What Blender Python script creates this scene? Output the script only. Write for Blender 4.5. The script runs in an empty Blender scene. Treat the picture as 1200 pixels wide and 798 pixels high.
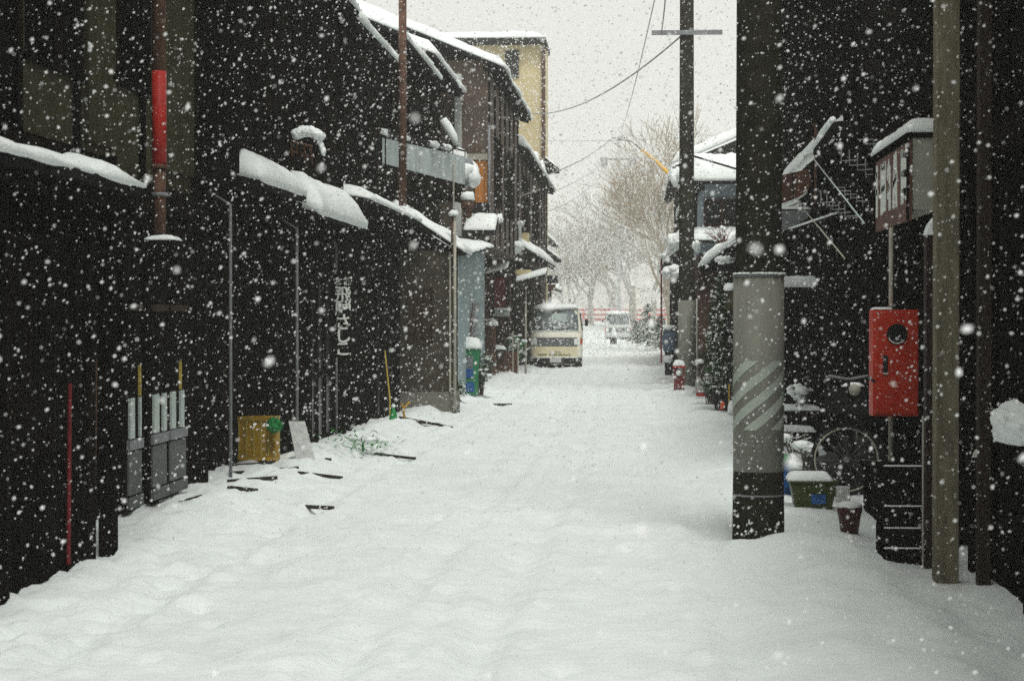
import bpy, math, random
import numpy as np
from mathutils import Vector, Matrix, Euler, noise
random.seed(7)
S = bpy.context.scene
C = S.collection
PI = math.pi

# ------------------------------------------------------------------ camera
F = 2400.0
cam_d = bpy.data.cameras.new('camera')
cam = bpy.data.objects.new('camera', cam_d); C.objects.link(cam); S.camera = cam
cam.location = (0, 0, 1.5)
cam.rotation_euler = (math.radians(90) - math.atan(27 / F), 0, math.atan(145 / F))
cam_d.lens = 72; cam_d.sensor_width = 36; cam_d.clip_start = .1; cam_d.clip_end = 3000
cam_d.dof.use_dof = True; cam_d.dof.focus_distance = 26; cam_d.dof.aperture_fstop = 7.5
RM = cam.rotation_euler.to_matrix()
def W(px, py, Y):
    """world point seen at pixel (1200x798 grid) at street distance Y"""
    d = RM @ Vector(((px - 600) / F, (399 - py) / F, -1))
    t = Y / d.y
    return Vector((d.x * t, Y, 1.5 + d.z * t))
def WX(px, Y): return W(px, 372, Y).x
def WZ(py, Y): return W(745, py, Y).z

# ------------------------------------------------------------------ materials
MATS = {}
def nt(name):
    m = bpy.data.materials.new(name); m.use_nodes = True
    t = m.node_tree; b = t.nodes['Principled BSDF']
    return m, t, b
def ramp(t, fac, stops):
    r = t.nodes.new('ShaderNodeValToRGB'); e = r.color_ramp.elements
    e[0].position, e[0].color = stops[0][0], (*stops[0][1], 1)
    e[1].position, e[1].color = stops[-1][0], (*stops[-1][1], 1)
    for p, c in stops[1:-1]:
        x = e.new(p); x.color = (*c, 1)
    t.links.new(fac, r.inputs[0]); return r.outputs[0]
def noise_tex(t, scale, detail=5, rough=.6, vec=None, stretch=None):
    n = t.nodes.new('ShaderNodeTexNoise'); n.inputs['Scale'].default_value = scale
    n.inputs['Detail'].default_value = detail; n.inputs['Roughness'].default_value = rough
    if vec is None:
        tc = t.nodes.new('ShaderNodeTexCoord'); vec = tc.outputs['Object']
    if stretch:
        mp = t.nodes.new('ShaderNodeMapping'); mp.inputs['Scale'].default_value = stretch
        t.links.new(vec, mp.inputs[0]); vec = mp.outputs[0]
    t.links.new(vec, n.inputs['Vector']); return n.outputs['Fac']
def bump(t, b, h, strength=.3, dist=.02, prev=None):
    n = t.nodes.new('ShaderNodeBump'); n.inputs['Strength'].default_value = strength
    n.inputs['Distance'].default_value = dist; t.links.new(h, n.inputs['Height'])
    if prev: t.links.new(prev, n.inputs['Normal'])
    t.links.new(n.outputs[0], b.inputs['Normal']); return n.outputs[0]
def mix(t, f, a, b_):
    m = t.nodes.new('ShaderNodeMix'); m.data_type = 'RGBA'
    for s, v in ((0, f), (6, a), (7, b_)):
        if isinstance(v, (int, float)): m.inputs[s].default_value = v
        elif isinstance(v, tuple): m.inputs[s].default_value = (*v, 1)
        else: t.links.new(v, m.inputs[s])
    return m.outputs[2]
def scaled(c, k): return tuple(min(1, x * k) for x in c)

def plain(name, col, rough=.7, var=.35, scale=6, metal=0, bmp=.2, bd=.01, stretch=None, spec=.3, coat=0):
    """a painted or raw surface: base colour with blotches, fine grain and slight relief"""
    m, t, b = nt(name)
    n1 = noise_tex(t, scale, 6, .65, stretch=stretch)
    c = ramp(t, n1, [(.28, scaled(col, 1 - var)), (.5, col), (.72, scaled(col, 1 + var))])
    t.links.new(c, b.inputs['Base Color'])
    b.inputs['Roughness'].default_value = rough; b.inputs['Metallic'].default_value = metal
    b.inputs['Specular IOR Level'].default_value = spec
    if coat: b.inputs['Coat Weight'].default_value = coat
    n2 = noise_tex(t, scale * 9, 4, .6, stretch=stretch)
    bump(t, b, n2, bmp, bd)
    MATS[name] = m; return m

def wood(name, col, axis='z', board=.14, rough=.75, var=.5, spec=.3):
    """boards side by side with a dark joint, grain along AXIS"""
    m, t, b = nt(name)
    tc = t.nodes.new('ShaderNodeTexCoord'); sx = t.nodes.new('ShaderNodeSeparateXYZ')
    t.links.new(tc.outputs['Object'], sx.inputs[0])
    add = t.nodes.new('ShaderNodeMath'); add.operation = 'ADD'
    if axis == 'z':
        t.links.new(sx.outputs[0], add.inputs[0]); t.links.new(sx.outputs[1], add.inputs[1]); across = add.outputs[0]
        st = (9, 9, .7)
    else:
        across = sx.outputs[2]; st = (.7, .7, 9)
    dv = t.nodes.new('ShaderNodeMath'); dv.operation = 'DIVIDE'; dv.inputs[1].default_value = board
    t.links.new(across, dv.inputs[0])
    fl = t.nodes.new('ShaderNodeMath'); fl.operation = 'FLOOR'; t.links.new(dv.outputs[0], fl.inputs[0])
    fr = t.nodes.new('ShaderNodeMath'); fr.operation = 'FRACT'; t.links.new(dv.outputs[0], fr.inputs[0])
    wn = t.nodes.new('ShaderNodeTexWhiteNoise'); wn.noise_dimensions = '1D'; t.links.new(fl.outputs[0], wn.inputs['W'])
    g = noise_tex(t, 3, 7, .7, vec=tc.outputs['Object'], stretch=st)
    base = ramp(t, g, [(.3, scaled(col, 1 - var)), (.5, col), (.75, scaled(col, 1 + var))])
    tint = ramp(t, wn.outputs['Value'], [(0, (.65, .65, .65)), (1, (1.35, 1.3, 1.25))])
    mu = t.nodes.new('ShaderNodeMix'); mu.data_type = 'RGBA'; mu.blend_type = 'MULTIPLY'; mu.inputs[0].default_value = 1
    t.links.new(base, mu.inputs[6]); t.links.new(tint, mu.inputs[7])
    j = ramp(t, fr.outputs[0], [(0, (0, 0, 0)), (.06, (1, 1, 1)), (.94, (1, 1, 1)), (1, (0, 0, 0))])
    col_o = mix(t, j, (.004, .004, .004), mu.outputs[2])
    t.links.new(col_o, b.inputs['Base Color'])
    b.inputs['Roughness'].default_value = rough; b.inputs['Specular IOR Level'].default_value = spec
    n = bump(t, b, j, .5, .008); bump(t, b, g, .3, .004, prev=n)
    MATS[name] = m; return m

def snow_mat(name, col=(.84, .87, .88), scale=1.0, dirt=0.0):
    m, t, b = nt(name)
    tc = t.nodes.new('ShaderNodeTexCoord')
    n1 = noise_tex(t, 1.3 * scale, 6, .6, vec=tc.outputs['Object'])
    c = ramp(t, n1, [(.3, scaled(col, .93)), (.6, col)])
    if dirt:
        n4 = noise_tex(t, 2.1, 8, .7, vec=tc.outputs['Object'], stretch=(1.5, .5, 1))
        f = ramp(t, n4, [(.52, (0, 0, 0)), (.75, (dirt, dirt, dirt))])
        c = mix(t, f, c, (.55, .56, .55))
    t.links.new(c, b.inputs['Base Color'])
    b.inputs['Roughness'].default_value = .85; b.inputs['Specular IOR Level'].default_value = .15
    n2 = noise_tex(t, 14 * scale, 5, .6, vec=tc.outputs['Object'])
    n3 = noise_tex(t, 90 * scale, 3, .6, vec=tc.outputs['Object'])
    p = bump(t, b, n2, .6, .03); bump(t, b, n3, .25, .003, prev=p)
    MATS[name] = m; return m

def bark_mat(name, col, snow=.35):
    """bark with snow lying on whatever faces up"""
    m, t, b = nt(name)
    g = t.nodes.new('ShaderNodeNewGeometry'); s = t.nodes.new('ShaderNodeSeparateXYZ')
    t.links.new(g.outputs['Normal'], s.inputs[0])
    n = noise_tex(t, 5, 4)
    ad = t.nodes.new('ShaderNodeMath'); ad.operation = 'MULTIPLY_ADD'; ad.inputs[1].default_value = .7; ad.inputs[2].default_value = -.35
    t.links.new(n, ad.inputs[0])
    a2 = t.nodes.new('ShaderNodeMath'); a2.operation = 'ADD'; t.links.new(ad.outputs[0], a2.inputs[0]); t.links.new(s.outputs[2], a2.inputs[1])
    f = ramp(t, a2.outputs[0], [(snow, (0, 0, 0)), (snow + .15, (1, 1, 1))])
    c = mix(t, f, col, (.86, .88, .88)); t.links.new(c, b.inputs['Base Color']); b.inputs['Roughness'].default_value = .9
    MATS[name] = m; return m

snow_mat('snow_ground', (.85, .905, .895), dirt=.3)
snow_mat('snow_roof', (.87, .91, .90))
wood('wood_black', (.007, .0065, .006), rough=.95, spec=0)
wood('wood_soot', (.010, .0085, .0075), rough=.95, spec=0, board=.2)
wood('wood_brown', (.05, .033, .022), spec=.05)
wood('wood_red', (.05, .024, .02), board=.25, spec=.05)
wood('wood_orange', (.38, .15, .03), board=.12)
wood('wood_boards_flat', (.009, .008, .007), axis='y', board=.18, spec=0, rough=.95)
wood('wood_rust', (.10, .045, .03), board=.3)
plain('plaster_dim', (.06, .055, .034), .95, .3, 3, spec=0)
plain('plaster_tan', (.55, .46, .27), .9, .12, 1.5)
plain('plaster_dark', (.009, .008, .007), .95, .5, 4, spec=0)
plain('plaster_blue', (.33, .40, .46), .85, .1, 2)
plain('plaster_brown', (.10, .075, .06), .9, .4, 3)
plain('concrete', (.16, .155, .13), .9, .22, 7, bmp=.5)
plain('concrete_dark', (.022, .021, .015), .95, .5, 9, bmp=.5, spec=.05)
plain('concrete_wall', (.055, .048, .035), .95, .45, 5, bmp=.6, spec=.05)
plain('sleeve', (.19, .19, .16), .7, .25, 6, bmp=.2, stretch=(1.5, 1.5, .25))
plain('stripe', (.36, .40, .35), .5, .12, 8, bmp=.1)
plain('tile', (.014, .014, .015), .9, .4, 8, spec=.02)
plain('metal_blue', (.27, .34, .35), .6, .15, 3, stretch=(1, 1, .2))
plain('metal_pale', (.38, .36, .30), .5, .3, 8)
plain('metal_grey', (.2, .21, .22), .5, .3, 8)
plain('metal_dark', (.014, .014, .015), .8, .4, 10, spec=.1)
plain('rust', (.10, .05, .032), .8, .6, 14)
plain('red_paint', (.50, .030, .009), .45, .22, 7, bmp=.1)
plain('red_bright', (.40, .016, .01), .55, .25, 7)
plain('red_dark', (.16, .008, .012), .6, .4, 9)
plain('red_rail', (.60, .07, .06), .6, .2, 2)
plain('white_board', (.5, .52, .5), .7, .25, 22)
plain('white_paint', (.62, .62, .56), .6, .12, 6)
plain('sign_end', (.34, .335, .28), .7, .1, 8)
plain('sign_face', (.13, .055, .04), .6, .5, 10, stretch=(1, 1, .3))
plain('sign_letter', (.80, .84, .78), .6, .2, 30)
plain('letter_pale', (.80, .84, .78), .7, .3, 40)
plain('yellow', (.40, .24, .012), .5, .3, 10)
plain('yellow_pale', (.45, .34, .06), .6, .3, 10)
plain('yellow_guard', (.72, .42, .05), .5, .15, 3)
plain('green', (.01, .22, .05), .5, .4, 25)
plain('green_bin', (.015, .17, .07), .5, .5, 20)
plain('green_planter', (.035, .05, .006), .5, .3, 9)
plain('blue_print', (.015, .09, .28), .5, .8, 30)
plain('blue_tarp', (.10, .16, .22), .5, .5, 5, bmp=.6, bd=.05)
plain('grey_print', (.14, .15, .17), .5, .8, 30)
plain('pot_red', (.05, .008, .01), .5, .4, 10)
plain('rubber', (.015, .015, .015), .8, .3, 12)
plain('cream', (.88, .85, .72), .35, .05, 3, bmp=.03, coat=.4)
plain('cream_low', (.76, .69, .44), .4, .08, 3, bmp=.03, coat=.3)
plain('car_white', (.5, .53, .52), .4, .1, 3, bmp=.03)
plain('lamp_orange', (.65, .10, .02), .3, .15, 8)
plain('painted_light_patch', (.34, .42, .39), .6, .3, 6)  # pale colour standing for daylight seen through the van
plain('lamp_clear', (.75, .78, .76), .4, .2, 12, spec=.3)
plain('grille', (.10, .11, .11), .5, .8, 30)
plain('glass_dark', (.008, .010, .010), .25, .3, 3, bmp=.02, spec=.15)
plain('glass_van', (.04, .065, .07), .4, .8, 4, bmp=.03, spec=.3)
plain('glass_frost', (.42, .50, .47), .3, .15, 6, bmp=.05)
plain('door_grey', (.11, .12, .115), .7, .25, 10)
plain('leaf_green', (.03, .075, .022), .6, .5, 3)
plain('leaf_bamboo', (.03, .20, .04), .6, .5, 9)
plain('twig_red', (.12, .035, .03), .8, .4, 5)
plain('black_print', (.02, .02, .02), .6, .3, 20)
plain('dark_ground', (.02, .018, .016), .9, .5, 8, bmp=.6)
bark_mat('bark_far', (.34, .31, .265), .12)
bark_mat('bark_brown', (.42, .36, .29), .25)
bark_mat('bark_stub', (.06, .045, .035), .4)
bark_mat('evergreen_snow', (.035, .06, .03), .45)
m_, t_, b_ = nt('flake')
df = t_.nodes.new('ShaderNodeBsdfDiffuse'); tr = t_.nodes.new('ShaderNodeBsdfTranslucent'); mx = t_.nodes.new('ShaderNodeMixShader')
df.inputs[0].default_value = (.97, .97, .97, 1); tr.inputs[0].default_value = (.97, .97, .97, 1)
t_.links.new(df.outputs[0], mx.inputs[1]); t_.links.new(tr.outputs[0], mx.inputs[2])
t_.links.new(mx.outputs[0], t_.nodes['Material Output'].inputs[0]); MATS['flake'] = m_

# ------------------------------------------------------------------ object helpers
LOC = {}
def thing(name, label, cat, loc=(0, 0, 0), group=None, rz=0):
    o = bpy.data.objects.new(name, None); C.objects.link(o)
    o.empty_display_size = .2
    o.location = loc; o.rotation_euler = (0, 0, rz)
    o['label'] = label; o['category'] = cat
    if group: o['group'] = group
    LOC[o.name] = Vector(loc); return o
def tag(o, label, cat, group=None):
    o['label'] = label; o['category'] = cat
    if group: o['group'] = group
    return o
def root_loc(p):
    while p.parent: p = p.parent
    return LOC.get(p.name, Vector((0, 0, 0)))

class MB:
    def __init__(s): s.v = []; s.f = []; s.smooth = False
    def add(s, vs, fs):
        n = len(s.v); s.v += [tuple(v) for v in vs]; s.f += [tuple(i + n for i in f) for f in fs]; return s
    def box(s, x0, x1, y0, y1, z0, z1):
        if x0 > x1: x0, x1 = x1, x0
        if y0 > y1: y0, y1 = y1, y0
        if z0 > z1: z0, z1 = z1, z0
        return s.add([(x, y, z) for z in (z0, z1) for y in (y0, y1) for x in (x0, x1)],
              [(0, 2, 3, 1), (4, 5, 7, 6), (0, 1, 5, 4), (2, 6, 7, 3), (0, 4, 6, 2), (1, 3, 7, 5)])
    def obox(s, c, size, rot=(0, 0, 0)):
        R = Euler(rot).to_matrix(); c = Vector(c); hx, hy, hz = [k / 2 for k in size]
        return s.add([c + R @ Vector((x, y, z)) for z in (-hz, hz) for y in (-hy, hy) for x in (-hx, hx)],
              [(0, 2, 3, 1), (4, 5, 7, 6), (0, 1, 5, 4), (2, 6, 7, 3), (0, 4, 6, 2), (1, 3, 7, 5)])
    def bar(s, a, b, w, h=None):
        a = Vector(a); b = Vector(b); h = h or w; d = (b - a).normalized()
        u = d.cross(Vector((0, 0, 1)));
        if u.length < 1e-4: u = Vector((1, 0, 0))
        u.normalize(); v = d.cross(u)
        vs = [p + u * (i * w / 2) + v * (j * h / 2) for p in (a, b) for i, j in ((-1, -1), (1, -1), (1, 1), (-1, 1))]
        return s.add(vs, [(0, 1, 2, 3)[::-1], (4, 5, 6, 7), (0, 1, 5, 4), (1, 2, 6, 5), (2, 3, 7, 6), (3, 0, 4, 7)])
    def tube(s, pts, rad, n=8, caps=True):
        pts = [Vector(p) for p in pts]
        if not hasattr(rad, '__len__'): rad = [rad] * len(pts)
        vs = []; fs = []; u = None
        for i, p in enumerate(pts):
            d = (pts[min(i + 1, len(pts) - 1)] - pts[max(i - 1, 0)]).normalized()
            if u is None:
                u = d.cross(Vector((0, 0, 1)))
                if u.length < .05: u = d.cross(Vector((1, 0, 0)))
            u = (u - d * u.dot(d)).normalized(); w = d.cross(u)
            vs += [p + (u * math.cos(2 * PI * k / n) + w * math.sin(2 * PI * k / n)) * rad[i] for k in range(n)]
        for i in range(len(pts) - 1):
            for k in range(n):
                a = i * n + k; b = i * n + (k + 1) % n
                fs.append((a, b, b + n, a + n))
        if caps:
            fs.append(tuple(range(n))[::-1]); fs.append(tuple((len(pts) - 1) * n + k for k in range(n)))
        return s.add(vs, fs)
    def lathe(s, prof, c=(0, 0, 0), n=20, sx=1, sy=1, jit=0):
        c = Vector(c); vs = []; fs = []
        for (r, z) in prof:
            for k in range(n):
                j = 1 + jit * (noise.noise(Vector((math.cos(2 * PI * k / n) * 2, math.sin(2 * PI * k / n) * 2, z * 5 + c.x * 7)))) if jit else 1
                vs.append(c + Vector((r * j * sx * math.cos(2 * PI * k / n), r * j * sy * math.sin(2 * PI * k / n), z)))
        for i in range(len(prof) - 1):
            for k in range(n):
                a = i * n + k; b = i * n + (k + 1) % n
                fs.append((a, b, b + n, a + n))
        fs.append(tuple(range(n))[::-1]); fs.append(tuple((len(prof) - 1) * n + k for k in range(n)))
        return s.add(vs, fs)
    def prism(s, poly, ext):
        """polygon (3d points) pushed along ext"""
        n = len(poly); e = Vector(ext); a = [Vector(p) for p in poly]
        nrm = Vector((0, 0, 0))
        for i in range(n): nrm += a[i].cross(a[(i + 1) % n])
        if nrm.dot(e) < 0: a = a[::-1]
        vs = a + [p + e for p in a]
        return s.add(vs, [tuple(range(n))[::-1], tuple(range(n, 2 * n))] + [(i, (i + 1) % n, (i + 1) % n + n, i + n) for i in range(n)])
    def blob(s, c, r, seed=0, amp=.25, nu=14, nv=9, flat=None, freq=1.6):
        """uneven rounded lump; flat cuts the bottom at that fraction of the half height"""
        c = Vector(c); r = Vector(r) if hasattr(r, '__len__') else Vector((r, r, r)); vs = []; fs = []
        for i in range(nv + 1):
            th = PI * i / nv
            for k in range(nu):
                ph = 2 * PI * k / nu
                d = Vector((math.sin(th) * math.cos(ph), math.sin(th) * math.sin(ph), math.cos(th)))
                q = 1 + amp * noise.noise(d * freq + Vector((seed * 3.1, seed * 1.7, 0)))
                p = Vector((d.x * r.x * q, d.y * r.y * q, d.z * r.z * q))
                if flat is not None: p.z = max(p.z, flat * r.z)
                vs.append(c + p)
        for i in range(nv):
            for k in range(nu):
                a = i * nu + k; b = i * nu + (k + 1) % nu
                fs.append((a, a + nu, b + nu, b))
        return s.add(vs, fs)
    def build(s, name, mat, parent=None, smooth=None, bevel=0, sub=0):
        L = root_loc(parent) if parent else Vector((0, 0, 0))
        me = bpy.data.meshes.new(name)
        me.from_pydata([(v[0] - L.x, v[1] - L.y, v[2] - L.z) for v in s.v], [], s.f)
        me.materials.append(MATS[mat]); me.update()
        if smooth if smooth is not None else s.smooth:
            me.polygons.foreach_set('use_smooth', [True] * len(me.polygons))
        o = bpy.data.objects.new(name, me); C.objects.link(o)
        if parent: o.parent = parent
        if bevel:
            b = o.modifiers.new('bevel', 'BEVEL'); b.width = bevel; b.segments = 2; b.limit_method = 'ANGLE'
        if sub:
            b = o.modifiers.new('sub', 'SUBSURF'); b.levels = sub; b.render_levels = sub
        return o
def at_base(o, p):
    """give a single-mesh thing its origin at p"""
    p = Vector(p); o.data.transform(Matrix.Translation(-p)); o.location = p; return o

def snow_sheet(mb, eave, back, y0, y1, z_eave, z_back, t, seed=0, du=.05, dv=.06, rough=.3, over=.05):
    """snow lying on a lean-to slope; eave/back are X values"""
    nu = max(7, int(abs(back - eave) / du)); nv = max(4, int(abs(y1 - y0) / dv)); nv = min(nv, 160)
    L = abs(back - eave); sg = 1 if back > eave else -1
    top = []; bot = []
    for i in range(nu + 1):
        u = i / nu
        for j in range(nv + 1):
            v = j / nv; y = y0 + (y1 - y0) * v
            x = eave + (back - eave) * u; z = z_eave + (z_back - z_eave) * u
            de = u * L; dy = min(v, 1 - v) * abs(y1 - y0)
            e = min(1, (de / .16) ** .45 if de > 0 else 0) * min(1, (dy / .28) ** .45 if dy > 0 else 0)
            n = noise.noise(Vector((x * 1.3 + seed * 9, y * .9, seed))) * .7 + noise.noise(Vector((x * 4, y * 3.3 + seed * 5, seed))) * .4 + noise.noise(Vector((x * 9, y * 7, seed))) * .14
            h = t * (1 + rough * n) * (.28 + .72 * e)
            lip = over * (1 + n * 1.6) * max(0, 1 - de / .12)
            top.append((x - sg * lip, y + (.03 * noise.noise(Vector((x * 5, z, seed))) if v in (0, 1) else 0), z + h - lip * .4))
            bot.append((x - sg * lip * .8, y, z + .004 - lip * .5))
    n = (nu + 1) * (nv + 1); fs = []
    idx = lambda i, j: i * (nv + 1) + j
    for i in range(nu):
        for j in range(nv):
            q = (idx(i, j), idx(i + 1, j), idx(i + 1, j + 1), idx(i, j + 1))
            if sg * (y1 - y0) < 0: q = q[::-1]
            fs.append(q); fs.append(tuple(k + n for k in q[::-1]))
    def wall(a, b):
        fs.append((a, b, b + n, a + n))
    for i in range(nu): wall(idx(i, 0), idx(i + 1, 0)); wall(idx(i + 1, nv), idx(i, nv))
    for j in range(nv): wall(idx(0, j + 1), idx(0, j)); wall(idx(nu, j), idx(nu, j + 1))
    mb.add(top + bot, fs)
def snow_pad(mb, x0, x1, y0, y1, z, t, seed=0, d=.05):
    """small flat-topped pad of snow with rounded rim"""
    nu = max(4, min(40, int((x1 - x0) / d))); nv = max(4, min(40, int((y1 - y0) / d)))
    top = []; bot = []; m = min(x1 - x0, y1 - y0)
    for i in range(nu + 1):
        for j in range(nv + 1):
            x = x0 + (x1 - x0) * i / nu; y = y0 + (y1 - y0) * j / nv
            e = min(i / nu, 1 - i / nu) * (x1 - x0); g = min(j / nv, 1 - j / nv) * (y1 - y0)
            r = min(1, min(e, g) / (m * .32)); r = math.sqrt(1 - (1 - r) ** 2)
            h = t * (.25 + .75 * r) * (1 + .25 * noise.noise(Vector((x * 6 + seed, y * 6, seed))))
            top.append((x, y, z + h)); bot.append((x, y, z))
    n = len(top); fs = []; idx = lambda i, j: i * (nv + 1) + j
    for i in range(nu):
        for j in range(nv):
            q = (idx(i, j), idx(i + 1, j), idx(i + 1, j + 1), idx(i, j + 1)); fs.append(q); fs.append(tuple(k + n for k in q[::-1]))
    for i in range(nu): fs.append((idx(i, 0), idx(i, 0) + n, idx(i + 1, 0) + n, idx(i + 1, 0))); fs.append((idx(i + 1, nv), idx(i + 1, nv) + n, idx(i, nv) + n, idx(i, nv)))
    for j in range(nv): fs.append((idx(0, j + 1), idx(0, j + 1) + n, idx(0, j) + n, idx(0, j))); fs.append((idx(nu, j), idx(nu, j) + n, idx(nu, j + 1) + n, idx(nu, j + 1)))
    mb.add(top + bot, fs)

# ------------------------------------------------------------------ world + light
w = bpy.data.worlds.new('World'); S.world = w; w.use_nodes = True
t = w.node_tree; bg = t.nodes['Background']
SUN_EL, SUN_ROT = math.radians(58), math.radians(166)
sky = t.nodes.new('ShaderNodeTexSky'); sky.sky_type = 'NISHITA'; sky.sun_disc = False
sky.sun_elevation = SUN_EL; sky.sun_rotation = SUN_ROT; sky.dust_density = 6; sky.air_density = 1
mxn = t.nodes.new('ShaderNodeMix'); mxn.data_type = 'RGBA'; mxn.inputs[0].default_value = .9
mxn.inputs[7].default_value = (10.0, 10.1, 9.4, 1)          # even cloud cover
t.links.new(sky.outputs[0], mxn.inputs[6]); t.links.new(mxn.outputs[2], bg.inputs[0])
bg.inputs[1].default_value = .072
sd = bpy.data.lights.new('sun', 'SUN'); sd.energy = 1.5; sd.angle = math.radians(16); sd.color = (.99, .99, .95)
so = bpy.data.objects.new('sun', sd); C.objects.link(so)
dirv = Vector((math.sin(SUN_ROT) * math.cos(SUN_EL), math.cos(SUN_ROT) * math.cos(SUN_EL), math.sin(SUN_EL)))
so.rotation_euler = dirv.to_track_quat('Z', 'Y').to_euler()
vs_ = S.view_settings
vs_.view_transform = 'Standard'; vs_.look = 'None'; vs_.exposure = .30; vs_.gamma = 1; vs_.use_curve_mapping = False

# haze: falling snow whitens the far end of the street
hz = MB().box(-175, 175, -30, 335, -3, 15.5).build('haze', 'flake'); hz['kind'] = 'stuff'
hm = bpy.data.materials.new('haze'); hm.use_nodes = True; t = hm.node_tree
t.nodes.remove(t.nodes['Principled BSDF'])
pv = t.nodes.new('ShaderNodeVolumePrincipled'); pv.inputs['Color'].default_value = (.97, .955, .91, 1)
pv.inputs['Density'].default_value = .0013; pv.inputs['Anisotropy'].default_value = 0
t.links.new(pv.outputs[0], t.nodes['Material Output'].inputs['Volume'])
hz.data.materials.clear(); hz.data.materials.append(hm)

# ------------------------------------------------------------------ ground
def sstep(a, b, x):
    u = min(1, max(0, (x - a) / (b - a))); return u * u * (3 - 2 * u)
prints = []
rp = random.Random(3)
for lane, off in ((-1.45, 0), (-1.0, .3), (-2.35, .1), (.1, .5), (-.5, .2)):
    y = 8 + off; k = 0
    while y < 42:
        prints.append((lane + (.1 if k % 2 else -.1) + .18 * math.sin(y * .23 + lane * 3) + rp.uniform(-.04, .04), y)); y += rp.uniform(.42, .75); k += 1
pbin = {}
for p in prints: pbin.setdefault((int(p[0] * 2 // 1), int(p[1] * 2 // 1)), []).append(p)
def ground_base(x, y):
    return .25 * sstep(75, 112, y) + .75 * sstep(122, 132, y)
def ground_h(x, y):
    z = ground_base(x, y)
    if y > 200 or x < -14 or x > 14: return z + .15 * noise.noise(Vector((x * .05, y * .05, 0)))
    fade = 1 - .6 * sstep(40, 90, y)
    V = Vector
    z += .035 * noise.noise(V((x * .9, y * .45, 3))) + .028 * noise.noise(V((x * 2.8, y * 1.3, 8))) * fade
    z += .014 * noise.noise(V((x * 7, y * 4, 1))) * fade
    for xc in (-2.45, -1.25, -.75, .35):                 # wheel tracks
        xx = xc + .12 * math.sin(y * .11 + xc)
        d = (x - xx) / .11
        if abs(d) < 3: z -= .036 * math.exp(-d * d) * (.7 + .6 * noise.noise(V((xc, y * .6, 5))))
        e = (abs(x - xx) - .17) / .06
        if abs(e) < 3: z += .014 * math.exp(-e * e)
    if y < 43:
        bx, by = int(x * 2 // 1), int(y * 2 // 1)
        for i in (-1, 0, 1):
            for j in (-1, 0, 1):
                for (px_, py_) in pbin.get((bx + i, by + j), ()):
                    a = (x - px_) / .05; b = (y - py_) / .11; q = a * a + b * b
                    if q < 9: z -= (.018 + .016 * math.sin(px_ * 91 + py_ * 37)) * math.exp(-q) - .010 * math.exp(-((math.sqrt(q) - 1.6) ** 2) * 4)
    z += .016 * math.exp(-((x + 1.2) / .9) ** 2) * noise.noise(V((x * 9, y * 6, 31))) * fade + .05 * sstep(-1.9, -2.7, x) * noise.noise(V((x * 4.5, y * 3, 21))) * fade + .03 * sstep(-1.9, -2.7, x) * noise.noise(V((x * 11, y * 7, 22))) * fade
    # drifts along the house fronts
    lb = sstep(-2.75, -3.25, x) * (.35 + .65 * sstep(12.6, 15, y)); rb = sstep(.62, 1.05, x) * (1 - .9 * sstep(1.3, 1.65, x))
    rough = .5 + .9 * noise.noise(V((x * 1.4, y * .8, 11))) + .5 * noise.noise(V((x * 4, y * 3, 12)))
    z += lb * (.07 + .06 * rough) * (1 - .5 * sstep(-3.3, -3.7, x))
    z += rb * (.035 + .04 * rough)
    d2 = ((x - .72) / .42) ** 2 + ((y - 13.0) / .5) ** 2
    z += .085 * math.exp(-d2)
    d2 = ((x - 1.2) / .28) ** 2 + ((y - 12.75) / .5) ** 2
    z += .035 * math.exp(-d2)
    d2 = ((x + .2 - 1.0) / .5) ** 2 + ((y - 40.5) / 2.0) ** 2
    z += .08 * math.exp(-d2)
    return z
xs = [-170, -120, -95, -70, -40, -25, -16, -12, -9, -7, -6, -5.4] + list(np.arange(-5, 3.0, .045)) + [3.3, 4, 5, 6.5, 9, 12, 16, 25, 40, 70, 95, 120, 170]
ys = [-25, -10, -2, 2, 4, 5.5]; y = 6.2
while y < 150: ys.append(y); y += .055 + max(0, y - 12) * .0045
ys += [155, 165, 180, 200, 230, 270, 300, 330]
gv = []; gf = []
for y in ys:
    for x in xs: gv.append((x, y, ground_h(x, y)))
nx = len(xs)
for j in range(len(ys) - 1):
    for i in range(nx - 1):
        a = j * nx + i; gf.append((a, a + 1, a + nx + 1, a + nx))
g = MB(); g.v = gv; g.f = gf
road = g.build('snowy_street', 'snow_ground', smooth=True); road['kind'] = 'structure'
# far hill, lost in the snowfall
hb = MB(); hv = []; hf = []
for j in range(14):
    for i in range(40):
        x = -165 + i * 8.4; y = 200 + j * 9.5
        hv.append((x, y, -1 + 11 * math.sin(PI * min(1, j / 13)) * (.8 + .4 * noise.noise(Vector((x * .01, y * .01, 2)))) + (1.5 * noise.noise(Vector((x * .06, y * .06, 2))) if j else 0)))
for j in range(13):
    for i in range(39):
        a = j * 40 + i; hf.append((a, a + 1, a + 41, a + 40))
hb.v = hv; hb.f = hf
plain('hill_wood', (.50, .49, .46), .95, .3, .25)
h = hb.build('hill', 'hill_wood', smooth=True); h['kind'] = 'structure'

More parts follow.
